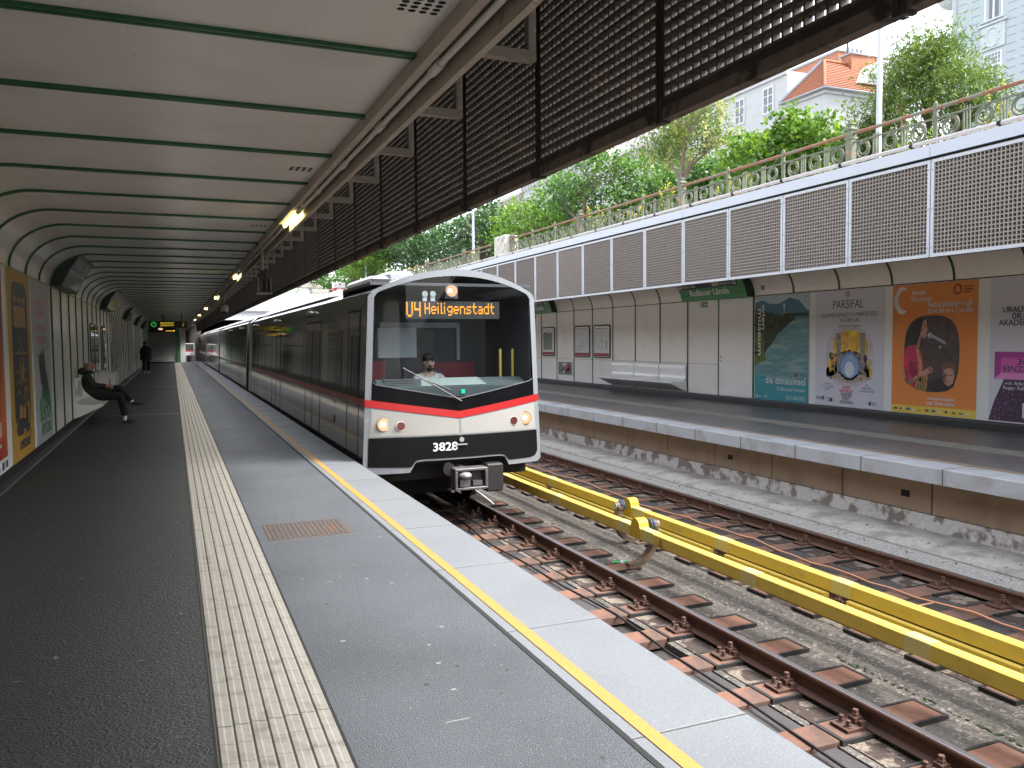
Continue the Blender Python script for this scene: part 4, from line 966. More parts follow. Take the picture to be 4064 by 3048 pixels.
mb, p = lp_(13.30, ''); pale = M('ink_pale', (.42,.43,.44), .5, var=.06, scale=2); p.rect(0,0,1.71,HP,pale,1); pk = M('ink_rosepale', (.46,.26,.28), .5, var=.3, scale=9)
for (a, b, c_) in ((.3,2.02,1.25),(.3,1.86,1.2),(.3,1.66,1.3),(.3,1.48,1.25)): p.rect(a,b,c_,b+.11,pk,2)
shade = M('ink_shade', (.03,.032,.034), .5, var=.4, scale=6); gk = M('ink_green', (.012,.13,.035), .5, var=.3, scale=4); gk2 = M('ink_green_bright', (.015,.24,.07), .5, var=.2, scale=6)
p.poly([(.38,1.32),(.55,1.30),(.62,1.38),(.75,1.30),(.92,1.42),(1.02,1.28),(1.10,1.06),(1.22,.98),(1.34,.80),(1.42,.66),(1.46,.45),(.74,.66),(.70,.86),(.58,.86),(.46,1.05)], shade, 2)
p.poly([(.60,.80),(1.42,.72),(1.46,.50),(.66,.66)], gk, 3)
for i in range(5):
    pass
p.text('KAFKA', .95, .33, .34, gk2, 4, 'c', 1.15, 0, 0, .02); p.text('ART & COMIC', .95, .11, .165, gk2, 4, 'c', 1.05, 0, 0, .012)
mb.build('poster', label='white poster with a dark ragged figure and green lettering KAFKA ART & COMIC', cat='poster', group='posters on the near wall')
cols = [(.28,.24,.27),(.24,.27,.30),(.33,.31,.30),(.30,.25,.24),(.34,.35,.33),(.24,.18,.14),(.36,.36,.36),(.26,.27,.28),(.3,.33,.35),(.35,.3,.28)]
labs = ['mauve poster just beyond the far window panes of the near wall','blue grey poster beyond the mauve one on the near wall','pale poster in the middle of the far poster row','dull rose poster ending the first far poster row','pale poster starting the second far row','brown poster in the second far row near the standing person','whitish poster ending the second far row','grey poster in the last row of the near wall','bluish poster in the middle of the last row','sandy poster farthest down the near wall']
ypos = [28.75,30.67,32.59,34.5,40.25,42.2,44.1,51.2,53.1,55.0]
for i, y in enumerate(ypos):
    mb, p = lp_(y, ''); m1 = M('ink_far%d'%i, cols[i], .5, var=.3, scale=1.2); p.rect(0,0,1.71,HP,m1,1)
    random.seed(i*3+1)
    for q in range(5):
        x, z = random.uniform(.1,.9), random.uniform(.2,1.7); p.rect(x,z,x+random.uniform(.2,.7),z+random.uniform(.1,.6),M('ink_far%d'%random.randrange(10),(.3,.3,.3),.5,var=.3,scale=1.2) if random.random()<.5 else [wh,ink,dkr,bl][q%4],2+q)
    mb.build('poster', label=labs[i], cat='poster', group='posters on the near wall')

# near wall: name signs on the cove, windows, cabinet
sgf = M('sign_green_dull', (.06,.13,.085), .22, var=.25, scale=3, coat=.5)
sgd = M('sign_top_grey', (.10,.10,.105), .35, var=.3, scale=5)
def cove_sign(y0, y1, lab):
    t_ = thing('station_sign', (XW,(y0+y1)/2,2.6), lab, 'station sign', 'green signs on the near cove')
    pr = [(XW+.0,2.61),(XW+.16,2.60),(XW+.175,2.635),(XW+.30,2.90),(XW+.44,3.10),(XW+.50,3.135),(XW+.2,3.13)]
    mb = MB(); mb.prism(pr[::-1], 'y', y0, y1, M('sign_box_dark', (.012,.03,.02), .4)); mb.build('case', t_)
    mb = MB(); v = Vector((.125,0,.265)); p = Pane(mb, (XW+.178, y0+.06, 2.637), (0,1,0), v); p.rect(0,.0,y1-y0-.1,v.length,sgf,1); mb.build('name_panel', t_)
    mb = MB(); v = Vector((.14,0,.20)); p = Pane(mb, (XW+.305, y0+.06, 2.905), (0,1,0), v); p.rect(0,.0,y1-y0-.1,v.length,sgd,1); p.rect(.15,.03,1.1,.20,M('sign_top_pale',(.26,.26,.27),.35,var=.3,scale=6),2); p.rect(1.5,.03,2.2,.20,M('sign_top_pale',(.26,.26,.27)),2); mb.build('direction_panel', t_)
    return t_
cs = cove_sign(15.36, 17.84, 'largest dull green sign box on the near cove, next to the white poster')
for i, (dy, lb) in enumerate([(9.9,'second green sign box along the near cove, above the window panes'),(20.9,'third green sign box along the near cove'),(31.5,'fourth green sign box along the near cove, with a bright reflection'),(41.5,'fifth green sign box, far down the near cove')]):
    copy_tree(cs, (0,dy,0), lb)
dg_ = M('dark_glass', (.02,.022,.022), .06, var=.1, scale=3, spec=.9)
refl_w = M('reflection_white', (.62,.64,.64), .4, var=.1, scale=3)  # train mirrored in the display panes, painted on as pale colour
for i, (a, b) in enumerate(((22.06,23.0),(23.25,24.25),(25.75,26.9))):
    t_ = thing('display_window', (XW,(a+b)/2,.95), ['first','second','last'][i]+' of the three dark topped display windows behind the seated person', 'display window', 'display windows on the near wall')
    mb = MB(); mb.box(XW+.002, XW+.02, a, b, .92, 2.15, black_m); mb.build('frame', t_)
    mb = MB(); p = Pane(mb, (XW+.0205, a+.04, .96), (0,1,0), (0,0,1)); w = b-a-.08
    p.rect(0,.0,w,.92,refl_w,1); p.rect(0,.94,w,1.15,M('window_dusk',(.07,.05,.05),.3,var=.3,scale=5),1); p.rect(0,.50,w,.55,dkr,2); p.rect(.05,.60,w-.05,.66,gr_ if False else M('bar_grey',(.3,.32,.34),.4),2); p.rect(.1,.2,w-.1,.28,M('bar_grey',(.3,.32,.34)),2); p.rect(.06,.72,w-.06,.86,M('bar_blue',(.42,.48,.55),.4,var=.3,scale=9),2)
    mb.build('pane_reflection', t_)
    mb = MB(); mb.box(XW+.026, XW+.028, a+.03, b-.03, .95, 2.12, glass('pane_glass')); mb.build('pane', t_)
t = thing('wall_cabinet', (XW+.2,25.3,.3), 'beige box cabinet hung on the near wall beyond the seated person', 'cabinet')
mb = MB(); mb.bbox(XW+.001, XW+.42, 23.9, 25.0, .35, .88, enamel, .02); mb.build('case', t)
mb = MB(); mb.bbox(XW+.42, XW+.435, 23.95, 24.95, .40, .84, M('cab_front', (.42,.41,.38), .4, var=.1, scale=6), .004); mb.build('front_panel', t)

# ================================================================== hanging things under the near roof
lamp_on = M('lamp_glow', (1,.95,.7), .4, var=0, emit=(1.,.82,.32), estr=4.5)
lamp_off = M('lamp_white', (.62,.60,.55), .35, var=.04)
lamp_off2 = M('lamp_brass', (.34,.25,.10), .5, var=.2, scale=10)
def tube_lamp(y, on, lab):
    t_ = thing('tube_lamp', (1.29,y+PL/2,3.0), lab, 'lamp', 'lit tube lamps' if on else 'unlit tube lamps')
    mb = MB(); mb.tube([(1.29,y+.06,3.045),(1.29,y+PL-.06,3.045)], .017, lamp_on if on else lamp_off, 10); mb.build('tube', t_)
    for yy in (y+.03, y+PL-.05):
        mb = MB(); mb.tube([(1.29,yy-.03,3.045),(1.29,yy+.05,3.045)], .026, lamp_off, 10); mb.box(1.275, 1.305, yy-.01, yy+.03, 3.06, 3.115, lamp_off2); mb.build('socket', t_)
    mb = MB(); mb.box(1.252, 1.27, y+.02, y+PL-.02, 3.07, 3.114, lamp_off2); mb.build('rail', t_)
    return t_
off = on = None
for k in range(-3, 46):
    y = YL+PL*k-.15; lit = (k-4) % 7 == 0 and k >= 4
    gi, go = (k-4)//7, (k-4) % 7
    lab_ = 'unlit white tube lamp, %s one %s' % (ORD[4-k], 'nearer than the nearest glowing lamp') if k < 4 else ('unlit white tube lamp, %s one beyond the %s glowing lamp' % (ORD[go], ORD[gi+1]) if go else 'glowing yellow tube lamp, %s of the glowing ones along the roof edge' % (ORD[gi+1] if gi else 'nearest'))
    if lit:
        if on is None: on = tube_lamp(y, True, lab_); yo = y
        else: copy_tree(on, (0,y-yo,0), lab_)
    else:
        if off is None: off = tube_lamp(y, False, lab_); yf = y
        else: copy_tree(off, (0,y-yf,0), lab_)
# observation monitor on a pole
t = thing('platform_monitor', (1.3,12.85,2.37), 'boxed train dispatch monitor hanging on a pole below the roof edge', 'monitor')
mb = MB(); mb.tube([(1.285,12.85,3.2),(1.285,12.85,2.72)], .022, beam_paint, 10); mb.box(1.2,1.3,12.8,12.9,3.1,3.14,black_m); mb.build('pole', t)
mb = MB(); mb.box(1.215, 1.225, 12.75, 12.98, 2.40, 2.62, beam_paint); mb.box(1.385, 1.395, 12.75, 12.98, 2.40, 2.62, beam_paint); mb.box(1.226, 1.384, 12.9, 13.2, 2.42, 2.60, black_m); mb.box(1.25,1.33,12.8,12.9,2.60,2.73,black_m); mb.box(1.19, 1.41, 12.72, 12.98, 2.375, 2.388, M('hood_pale', (.45,.43,.4), .5)); mb.build('housing', t)
mb = MB(); mb.box(1.26, 1.275, 12.86, 12.9, 2.44, 2.58, beam_paint); mb.box(1.335, 1.35, 12.86, 12.9, 2.44, 2.58, beam_paint); mb.build('bracket', t)
# dome camera
t = thing('dome_camera', (1.33,23.5,2.4), 'cream dome camera on a thin rod under the roof edge', 'camera')
mb = MB(); mb.tube([(1.33,23.5,3.1),(1.33,23.5,2.66)], .014, beam_paint, 8); mb.build('rod', t)
mb = MB(); mb.lathe((1.33,23.5,2.50), [(.02,.18),(.07,.165),(.10,.11),(.105,.04),(.09,-.005)], M('camera_cream', (.55,.50,.40), .4), 16); mb.build('housing', t)
mb = MB(); blob(mb, (1.33,23.5,2.50), (.075,.075,.085), dg_); mb.build('dome', t)
# departure board
t = thing('departure_board', (-.16,45,2.2), 'black hanging departure board with green clock and two amber lines', 'departure board')
amber = M('amber_led', (.1,.08,.01), .5, var=0, emit=(1.,.66,.05), estr=.18); gled = M('green_led', (.02,.1,.02), .5, var=0, emit=(.05,.9,.15), estr=.2)
mb = MB(); mb.box(-1.06, .74, 45, 45.25, 2.41, 2.77, black_m); mb.build('case', t); mb = MB(); mb.box(-.95, .21, 45.05, 45.25, 2.2, 2.409, black_m); mb.build('lower_case', t)
mb = MB(); p = Pane(mb, (-1.06,44.998,2.41), (1,0,0), (0,0,1))
for r_ in (.215, .10):
    p.text('HEILIGENSTADT', .53, r_, .07, amber, 1, 'l', .64)
    p.text('1' if r_ > .2 else '11', 1.62, r_, .07, amber, 1, 'r')
mb.build('text_line', t)
mb = MB()
for i in range(12):
    a = 2*PI*i/12; p.line((.22+.09*math.cos(a),.18+.09*math.sin(a)),(.22+.125*math.cos(a),.18+.125*math.sin(a)),.022,gled,1)
p.mb = mb
for i in range(12):
    a = 2*PI*i/12; p.line((.22+.09*math.cos(a),.18+.09*math.sin(a)),(.22+.125*math.cos(a),.18+.125*math.sin(a)),.022,gled,1)
p.rect(.215,.19,.225,.23,gled,1); mb.build('clock', t)
mb = MB(); p = Pane(mb, (-.95,45.048,2.2), (1,0,0), (0,0,1)); p.ell(.42,.16,.11,.05,M('board_glow',(.3,.2,.1),.5,var=.3,scale=8,emit=(.7,.45,.25),estr=.25),1); p.rect(.66,.05,.98,.08,amber,1); p.rect(1.0,.03,1.08,.10,amber,1); mb.build('lower_line', t)
mb = MB(); mb.tube([(-.41,45.1,2.77),(-.41,45.1,3.15)], .03, black_m, 8); mb.tube([(.47,45.1,2.77),(.47,45.1,3.15)], .03, black_m, 8); mb.build('hanger', t)
# ================================================================== the metro train
TX = 3.70
def tw(z): return 1.335-.045*z
def fy(u): return 11.05-.20*(1-(u/1.33)**2)
side_m = M('train_steel', (.56,.54,.515), .075, metal=.92, var=.05, scale=1.3, bump=.012, bscale=1.2, col2=(.44,.42,.395), c2=(2.,.52,.75), c2map=(1,.5,2))
side_hi = M('train_silver', (.62,.62,.62), .25, metal=.6, var=.05, scale=2)
frame_w = M('front_white', (.205,.222,.238), .3, var=.03, scale=5, coat=.4, col2=(.36,.37,.37), c2=(5,.6,.85))
red_b = M('band_red', (.38,.015,.015), .35, var=.05, scale=6, coat=.3)
red_s = M('band_red_side', (.36,.022,.022), .3, metal=.0, var=.08, scale=4, coat=.4)
blk_f = M('front_black', (.005,.005,.006), .25, var=.3, scale=5, coat=.0, spec=.12)
blk_b = M('bumper_black', (.006,.006,.0065), .5, var=.25, scale=8, spec=.12)
lampglass = M('lamp_panel', (.33,.325,.305), .15, var=.06, scale=1.6, coat=.6)
win_m = M('train_window', (.016,.016,.016), .05, var=.1, scale=2, spec=1., coat=.5)
gasket = flat('gasket', (.012,.012,.012), .6)
cabd = M('cab_dark', (.06,.065,.075), .6, var=.2, scale=3); cabr = M('cab_red', (.30,.03,.045), .5, var=.15, scale=3); cabg = M('cab_grey', (.40,.42,.45), .6, var=.15, scale=3)
under_m = M('underframe', (.008,.0075,.007), .8, var=.4, scale=6)
roof_m = M('train_roof', (.48,.49,.50), .4, var=.08, scale=2, col2=(.38,.37,.36), c2=(3,.5,.7))
def interp(tbl, s):
    for (a, va), (b, vb) in zip(tbl, tbl[1:]):
        if a <= s <= b: return va+(vb-va)*(s-a)/(b-a) if b > a else vb
    return tbl[0][1] if s < tbl[0][0] else tbl[-1][1]
def fstrip(mb, s0, s1, lo, hi, off, mat, n=28, rows=5, smooth=False):
    ss = sorted(set([s0+(s1-s0)*i/n for i in range(n+1)]))
    vs = []; fs = []
    for s in ss:
        a, b = lo(s), hi(s)
        for r in range(rows+1):
            z = a+(b-a)*r/rows; u = s*tw(z); vs.append((TX+u, fy(u)-off, z))
    R = rows+1
    for i in range(len(ss)-1):
        for r in range(rows): fs.append((i*R+r, (i+1)*R+r, (i+1)*R+r+1, i*R+r+1))
    mb.add(vs, fs, mat, True)
SG = .934
zt = lambda s: 2.64-.33*s*s-(.05*((abs(s)-.94)/.06)**2 if abs(s) > .94 else 0)
def gt(s):
    z = 2.548-.25*(s/SG)**2
    return z-(.05*((abs(s)-.88)/.054)**2 if abs(s) > .88 else 0)
gb = lambda s: .835+.225*abs(s)/SG+(.04*((abs(s)-.88)/.054)**2 if abs(s) > .88 else 0)
rt_ = lambda s: .662+.193*abs(s); rb_ = lambda s: .563+.193*abs(s)
zb_t = [(-1,-.10),(-.95,-.17),(-.9,-.183),(-.53,-.172),(-.475,-.03),(-.40,-.018),(.46,-.012),(.53,-.03),(.575,-.155),(.95,-.15),(1,-.10)]
kb_t = [(-.955,-.08),(-.52,-.098),(-.47,-.005),(-.41,.008),(.47,.012),(.53,-.01),(.575,-.085),(.86,-.078),(.93,-.05),(.955,.02)]
zb = lambda s: interp(zb_t, s); kb = lambda s: interp(kb_t, s)
tr = thing('metro_train', (TX,11,-.95), 'leading silver metro car with white front, red band and amber destination display', 'metro train', 'cars of the arriving metro train')
mb = MB()
for a, b in ((-1,-SG),(SG,1)): fstrip(mb, a, b, zb, zt, 0, frame_w, 6, 16)
fstrip(mb, -SG, SG, zb, gb, 0, frame_w, 120, 4); fstrip(mb, -SG, SG, gt, zt, 0, frame_w, 60, 2)
# returns around the glass opening and the outer edge
def edge_ring(mb, fn, s0, s1, o0, o1, mat, n=60):
    vs = []; fs = []
    for i in range(n+1):
        s = s0+(s1-s0)*i/n; z = fn(s); u = s*tw(z)
        vs += [(TX+u, fy(u)-o0, z), (TX+u, fy(u)-o1, z)]
        if i: fs.append((2*i-2, 2*i, 2*i+1, 2*i-1))
    mb.add(vs, fs, mat, True)
edge_ring(mb, gt, -SG, SG, 0, -.03, frame_w); edge_ring(mb, gb, -SG, SG, 0, -.03, gasket)
edge_ring(mb, zb, -1, 1, 0, -.10, frame_w, 120)
mb.build('front_frame', tr)
mb = MB(); fstrip(mb, -SG-.001, SG+.001, rt_, lambda s: gb(s)+.004, .004, blk_f, 60, 3); mb.build('apron', tr)
gsk = M('gasket_grey', (.16,.165,.175), .4, var=.1)
mb = MB(); fstrip(mb, -SG+.01, SG-.01, gb, lambda s: gb(s)+.012, .008, gsk, 60, 1); mb.build('gasket', tr)
mb = MB(); fstrip(mb, -1, 1, rb_, rt_, .007, red_b, 60, 2); mb.build('red_band', tr)
mb = MB(); fstrip(mb, -.955, .955, kb, lambda s: .322, .006, blk_b, 120, 4); edge_ring(mb, kb, -.955, .955, .006, -.01, blk_b, 120); mb.build('bumper', tr)
mb = MB(); dk_s = M('lamp_surround', (.30,.30,.30), .4)
fstrip(mb, -.94, -.004, lambda s: .331, lambda s: rb_(s)-.014, .003, dk_s, 30, 2); fstrip(mb, .004, .94, lambda s: .331, lambda s: rb_(s)-.014, .003, dk_s, 30, 2); mb.build('lamp_surround', tr)
def corner(s, e0, e1): return 0
for a, b in ((-.928,-.014),(.014,.928)):
    mb = MB(); fstrip(mb, a, b, lambda s: .344, lambda s: rb_(s)-.026, .006, lampglass, 30, 3); mb.build('lamp_panel', tr)
glowm = M('headlight_glow', (.30,.20,.13), .3, var=0, emit=(1.,.40,.16), estr=.13); glowc = M('headlight_core', (.4,.35,.3), .3, var=0, emit=(1.,.70,.42), estr=.5)
ringm = M('lamp_ring', (.45,.36,.28), .25, metal=.7); tailm = M('tail_lamp', (.10,.03,.035), .12, var=.2, coat=.8)
def disc(mb, u, z, r, off, mat, depth=.01, n=28):
    mb.lathe((TX+u, fy(u)-off-depth, z), [(r,depth),(r,.0)], mat, n, 'y')
for u in (-1.055, 1.055):
    mb = MB(); disc(mb, u, .508, .098, .004, ringm); disc(mb, u, .508, .086, .014, glowm, .004); disc(mb, u-.012, .512, .038, .018, glowc, .004); mb.build('headlight', tr)
for u in (-.83, .855):
    mb = MB(); disc(mb, u, .482, .068, .004, M('lamp_ring_pale', (.5,.47,.4), .3)); disc(mb, u, .482, .057, .014, tailm, .004); mb.build('tail_light', tr)
mb = MB(); p = Pane(mb, (TX-.395, fy(-.2)-.012, .118), (1,0,0), (0,0,1)); p.text('3828', 0, 0, .112, wh, 1, 'l', .36, 0, 0, .018); mb.build('number', tr)
mb = MB(); mb.lathe((TX+.02, fy(0)-.03, .262), [(.035,.02),(.035,0)], M('horn', (.4,.39,.37), .4, metal=.5), 12, 'y'); mb.box(TX-.05, TX+.10, fy(0)-.035, fy(0)-.01, .185, .20, dk_s); mb.build('lamp_bracket', tr)
# windscreen, wiper
gls = glass('windscreen_glass', (.84,.89,.90), .9)
mb = MB(); fstrip(mb, -SG, SG, gb, gt, -.02, gls, 40, 8, True); mb.build('windscreen', tr)
mb = MB(); wm = flat('wiper_grey', (.04,.04,.043), .4)
A = Vector((TX+.02, fy(0)-.035, .80)); B = Vector((TX-.79, fy(-.79)-.02, 1.28)); mb.tube([A, (A+B)/2+Vector((0,-.04,0)), B], [.014,.011,.008], wm, 6)
C_ = Vector((TX-.55, fy(-.55)-.018, 1.14)); D_ = Vector((TX-.12, fy(-.12)-.018, .955)); mb.tube([C_, D_], .012, black_m, 6); mb.build('wiper', tr)
# body
TE = 29.3
def body_sweep(mb, ya, yb, full=True):
    for s in (-1, 1):
        def seg(zs, mat, sm=False):
            pr = [(TX+s*tw(z), z) for z in zs]; pr = pr if s > 0 else pr[::-1]
            mb.sweep(pr[::-1], ya, yb, mat, sm)
        seg([-.08,.757], side_m); seg([.757,.855], red_s); seg([.855,2.31], side_m)
        rp = [(TX+s*1.231*q, 2.635-.33*q*q) for q in (1,.93,.85,.72,.58,.42,.25,0)]
        mb.sweep((rp if s > 0 else rp[::-1])[::-1], ya, yb, roof_m, True)
def end_wall(mb, y, mat):
    pts = [(TX-tw(-.08),-.08),(TX-tw(2.31),2.31),(TX-1.05,2.47),(TX-.4,2.62),(TX+.4,2.62),(TX+1.05,2.47),(TX+tw(2.31),2.31),(TX+tw(-.08),-.08)]
    mb.add([(a, y, b) for a, b in pts], [tuple(range(8))], mat)
def sq(mb, s, ya, yb, za, zb_, mat, off=.003):
    vs = [(TX+s*(tw(za)+off), ya, za),(TX+s*(tw(za)+off), yb, za),(TX+s*(tw(zb_)+off), yb, zb_),(TX+s*(tw(zb_)+off), ya, zb_)]
    mb.add(vs, [(0,1,2,3)], mat)
def outline(mb, s, ya, yb, za, zb_, w=.035, off=.004, mat=None):
    mat = mat or gasket
    sq(mb, s, ya, ya+w, za, zb_, mat, off); sq(mb, s, yb-w, yb, za, zb_, mat, off); sq(mb, s, ya+w, yb-w, zb_-w, zb_, mat, off)
def coach_side(t_, s, y, doors, wins):
    for (a, b) in wins:
        mb = MB(); sq(mb, s, y+a, y+b, .955, 1.93, win_m); n = max(1, round((b-a)/1.6))
        for i in range(1, n): yy = y+a+(b-a)*i/n; sq(mb, s, yy-.012, yy+.012, .955, 1.93, gasket, .0045)
        sq(mb, s, y+a, y+b, 1.56, 1.575, gasket, .0042); mb.build('window', t_)
    for (a, b) in doors:
        mb = MB(); outline(mb, s, y+a, y+b, -.05, 2.02); m_ = y+(a+b)/2; sq(mb, s, m_-.012, m_+.012, -.05, 2.0, gasket, .004)
        for c_, d_ in ((y+a+.16, m_-.12), (m_+.12, y+b-.16)):
            sq(mb, s, c_, d_, .935, 1.85, win_m, .005); sq(mb, s, c_+.0, c_+.012, -.04, .70, gasket, .004); sq(mb, s, d_-.012, d_, -.04, .70, gasket, .004)
        sq(mb, s, y+a+.1, y+b-.1, -.075, -.05, gasket, .01)
        mb.box(TX+s*(tw(2.2)+.0), TX+s*(tw(2.2)+.06), m_-.05, m_+.05, 2.19, 2.21, side_hi); mb.lathe((TX+s*(tw(2.2)+.05), m_, 2.165), [(.03,0),(.05,.03),(.02,.05)], side_hi, 10)
        mb.build('door', t_)
mb = MB(); body_sweep(mb, 11.05, 28.3); end_wall(mb, TE, gasket)
for s in (-1, 1):
    pr = [(TX+s*tw(z), z) for z in (-.08,2.31)]; mb.sweep((pr if s > 0 else pr[::-1])[::-1], 28.3, TE, side_hi)
rp = [(TX-1.231,2.31),(TX-1.05,2.47),(TX-.4,2.62),(TX+.4,2.62),(TX+1.05,2.47),(TX+1.231,2.31)]; mb.sweep(rp, 28.3, TE, roof_m, True)
mb.build('body', tr)
coach_side(tr, -1, 0, ((14.66,16.46),(20.4,22.3),(26.1,28.0)), ((16.75,20.1),(22.6,25.8)))
coach_side(tr, 1, 0, ((14.66,16.46),(20.4,22.3),(26.1,28.0)), ((16.75,20.1),(22.6,25.8)))
for s in (-1,1):
    mb = MB(); outline(mb, s, 11.42, 12.28, -.05, 2.10, .03); sq(mb, s, 11.5, 12.2, 1.78, 2.03, side_m, .005)
    sq(mb, s, 11.50, 12.12, .96, 1.74, win_m, .005); sq(mb, s, 11.95, 11.99, .96, 1.70, gasket, .0065); mb.build('cab_door', tr)
    mb = MB(); sq(mb, s, 12.75, 14.0, .96, 1.83, win_m, .004); 
    for i in range(8): z = 1.47+i*.042; sq(mb, s, 12.85, 13.92, z, z+.018, M('slat_grey', (.12,.12,.115), .4), .008)
    mb.build('side_vent', tr)
    mb = MB(); p = Pane(mb, (TX-tw(.6)-.006, 13.35, .61), (0,-1,0), (.045,0,1)) if s < 0 else None
    if p:
        p.line((.05,.05),(.15,.16),.03,wh,1); p.line((.15,.05),(.05,.16),.03,red_b,2); p.rect(.08,.17,.13,.21,wh,1); p.rect(.03,-.26,.12,-.14,M('sticker_grey',(.4,.4,.4),.4),1); mb.build('emblem', tr)
# roof equipment
mb = MB(); mb.bbox(TX-.42, TX+.05, 13.2, 15.6, 2.60, 2.80, frame_w, .06); mb.build('roof_unit', tr)
mb = MB(); mb.bbox(TX-.78, TX-.45, 12.9, 14.8, 2.5, 2.695, frame_w, .05); mb.box(TX-.74, TX-.47, 12.86, 12.91, 2.54, 2.64, gasket); mb.build('roof_unit', tr)
mb = MB(); mb.prism([(TX-1.0,2.47),(TX-.85,2.60),(TX-.6,2.63),(TX-.5,2.55)], 'y', 15.3, 27.5, roof_m); mb.build('roof_cowl', tr)
# underframe, wheels, coupler
mb = MB(); mb.box(TX-1.22, TX+1.22, 11.35, TE-.2, -.35, -.06, under_m); mb.box(TX-.9, TX+.9, 12.2, 15.2, -.72, -.34, under_m); mb.box(TX-.9, TX+.9, 24.5, 27.5, -.72, -.34, under_m); mb.box(TX-1.1,TX+1.1,16,23,-.6,-.34,under_m)
mb.box(TX-1.31, TX+1.31, 11.12, TE, -.10, -.07, under_m); mb.build('underframe', tr)
for yy in (12.8, 14.7, 25.0, 26.9):
    for xx in (3.0, 4.5):
        mb = MB(); mb.lathe((xx-.06, yy, -.53), [(.44,0),(.44,.025),(.40,.03),(.40,.13),(.2,.14)], under_m, 24, 'x'); mb.build('wheel', tr)
cpm = M('coupler_steel', (.13,.123,.125), .45, metal=.5, var=.25, scale=14)
cx_, cy_, cz_ = TX+.055, 10.52, -.255
mb = MB(); w2, h2 = .24, .15
for (a, b, c_, d_) in ((-w2,w2,h2-.035,h2),(-w2,w2,-h2,-h2+.035),(-w2,-w2+.04,-h2+.035,h2-.035),(w2-.04,w2,-h2+.035,h2-.035)): mb.bbox(cx_+a, cx_+b, cy_, cy_+.22, cz_+c_, cz_+d_, cpm, .006)
mb.box(cx_-w2+.04, cx_+w2-.04, cy_+.14, cy_+.2, cz_-h2+.035, cz_+h2-.035, M('coupler_dark', (.05,.045,.045), .6))
mb.box(cx_-w2-.05, cx_-w2, cy_+.02, cy_+.2, cz_-h2-.02, cz_-h2+.01, cpm)
mb.build('coupler', tr)
mb = MB(); blob(mb, (cx_-.09, cy_+.05, cz_+.05), (.10,.13,.055), M('coupler_pale', (.24,.23,.235), .45, metal=.3), 14, 8); mb.box(cx_-.17, cx_-.02, cy_+.0, cy_+.14, cz_-.10, cz_+.0, cpm); mb.box(cx_+.03, cx_+.17, cy_+.03, cy_+.14, cz_-.10, cz_-.03, cpm); mb.build('coupler_cone', tr)
mb = MB(); mb.tube([(cx_+.05,cy_-.01,cz_-h2-.01),(cx_+.18,cy_-.18,cz_-h2-.13),(cx_+.225,cy_-.24,cz_-h2-.18)], .016, M('lever_steel', (.3,.3,.31), .35, metal=.6), 8); mb.build('coupler_lever', tr)
mb = MB(); mb.tube([(TX+.02,10.74,-.23),(TX,11.6,-.22)], .12, under_m, 12); mb.lathe((TX-.17,10.82,-.15),[(.09,0),(.09,.06)],under_m,14,'y'); mb.bbox(TX+.36, TX+.62, 10.75, 11.2, -.50, -.10, M('box_dark', (.012,.0115,.011), .6), .02); mb.build('drawbar', tr)
# cab inside
mb = MB(); mb.box(TX-1.2, TX+1.2, 11.15, 13.0, -.02, .0, cabd); mb.box(TX-1.215, TX-1.19, 11.12, 13.0, 0, 2.3, cabd); mb.box(TX+1.19, TX+1.215, 11.12, 13.0, 0, 2.3, cabd); mb.box(TX-1.19, TX+1.19, 11.05, 13.0, 2.42, 2.46, cabd)
mb.box(TX-1.19, TX+1.19, 12.95, 13.0, 0, 2.42, cabd); mb.box(TX-1.15, TX-.55, 12.93, 12.949, .5, 1.33, cabr); mb.box(TX+.1, TX+1.0, 12.93, 12.949, .5, 1.29, cabr); mb.box(TX-.62, TX+.72, 12.92, 12.948, 1.86, 1.95, cabg)
mb.box(TX-.66, TX-.02, 12.92, 12.948, 1.38, 1.86, M('cab_pale', (.68,.72,.78), .5, var=.15, scale=3)); mb.box(TX+.66, TX+.72, 12.9, 12.947, 1.33, 1.86, cabg)
mb.build('cab_lining', tr)
mb = MB(); cabt = M('dash_teal', (.045,.06,.064), .5, var=.1, scale=4)
mb.prism([(11.0,.86),(11.0,1.0),(11.28,1.11),(11.5,1.08),(11.5,.86)], 'x', TX-1.1, TX+1.1, cabt)
mb.add([(TX-.50,11.02,1.018),(TX+.48,11.02,1.018),(TX+.42,11.27,1.116),(TX-.44,11.27,1.116)], [(0,1,2,3)], M('dash_paper', (.17,.205,.20), .5, var=.03))
for i in range(3): mb.box(TX-1.0, TX-.55, 11.06+.07*i, 11.10+.07*i, 1.03+.032*i, 1.05+.032*i, cabd)
mb.box(TX+.08, TX+.13, 10.985, 10.995, .90, .955, M('dash_green', (.0,.35,.2), .4, emit=(0.,.5,.3), estr=.2)); mb.build('dashboard', tr)
for u in (.86, 1.06):
    mb = MB(); mb.tube([(TX+u,11.45,.95),(TX+u,11.45,1.52)], .022, yel, 8); mb.build('grab_pole', tr)
mb = MB(); mb.box(TX-.73, TX+.66, 10.965, 11.02, 1.955, 2.20, M('display_back', (.008,.0085,.009), .5)); mb.build('display_case', tr)
led = M('display_led', (.1,.06,.0), .5, var=0, emit=(1.,.34,.012), estr=.45)
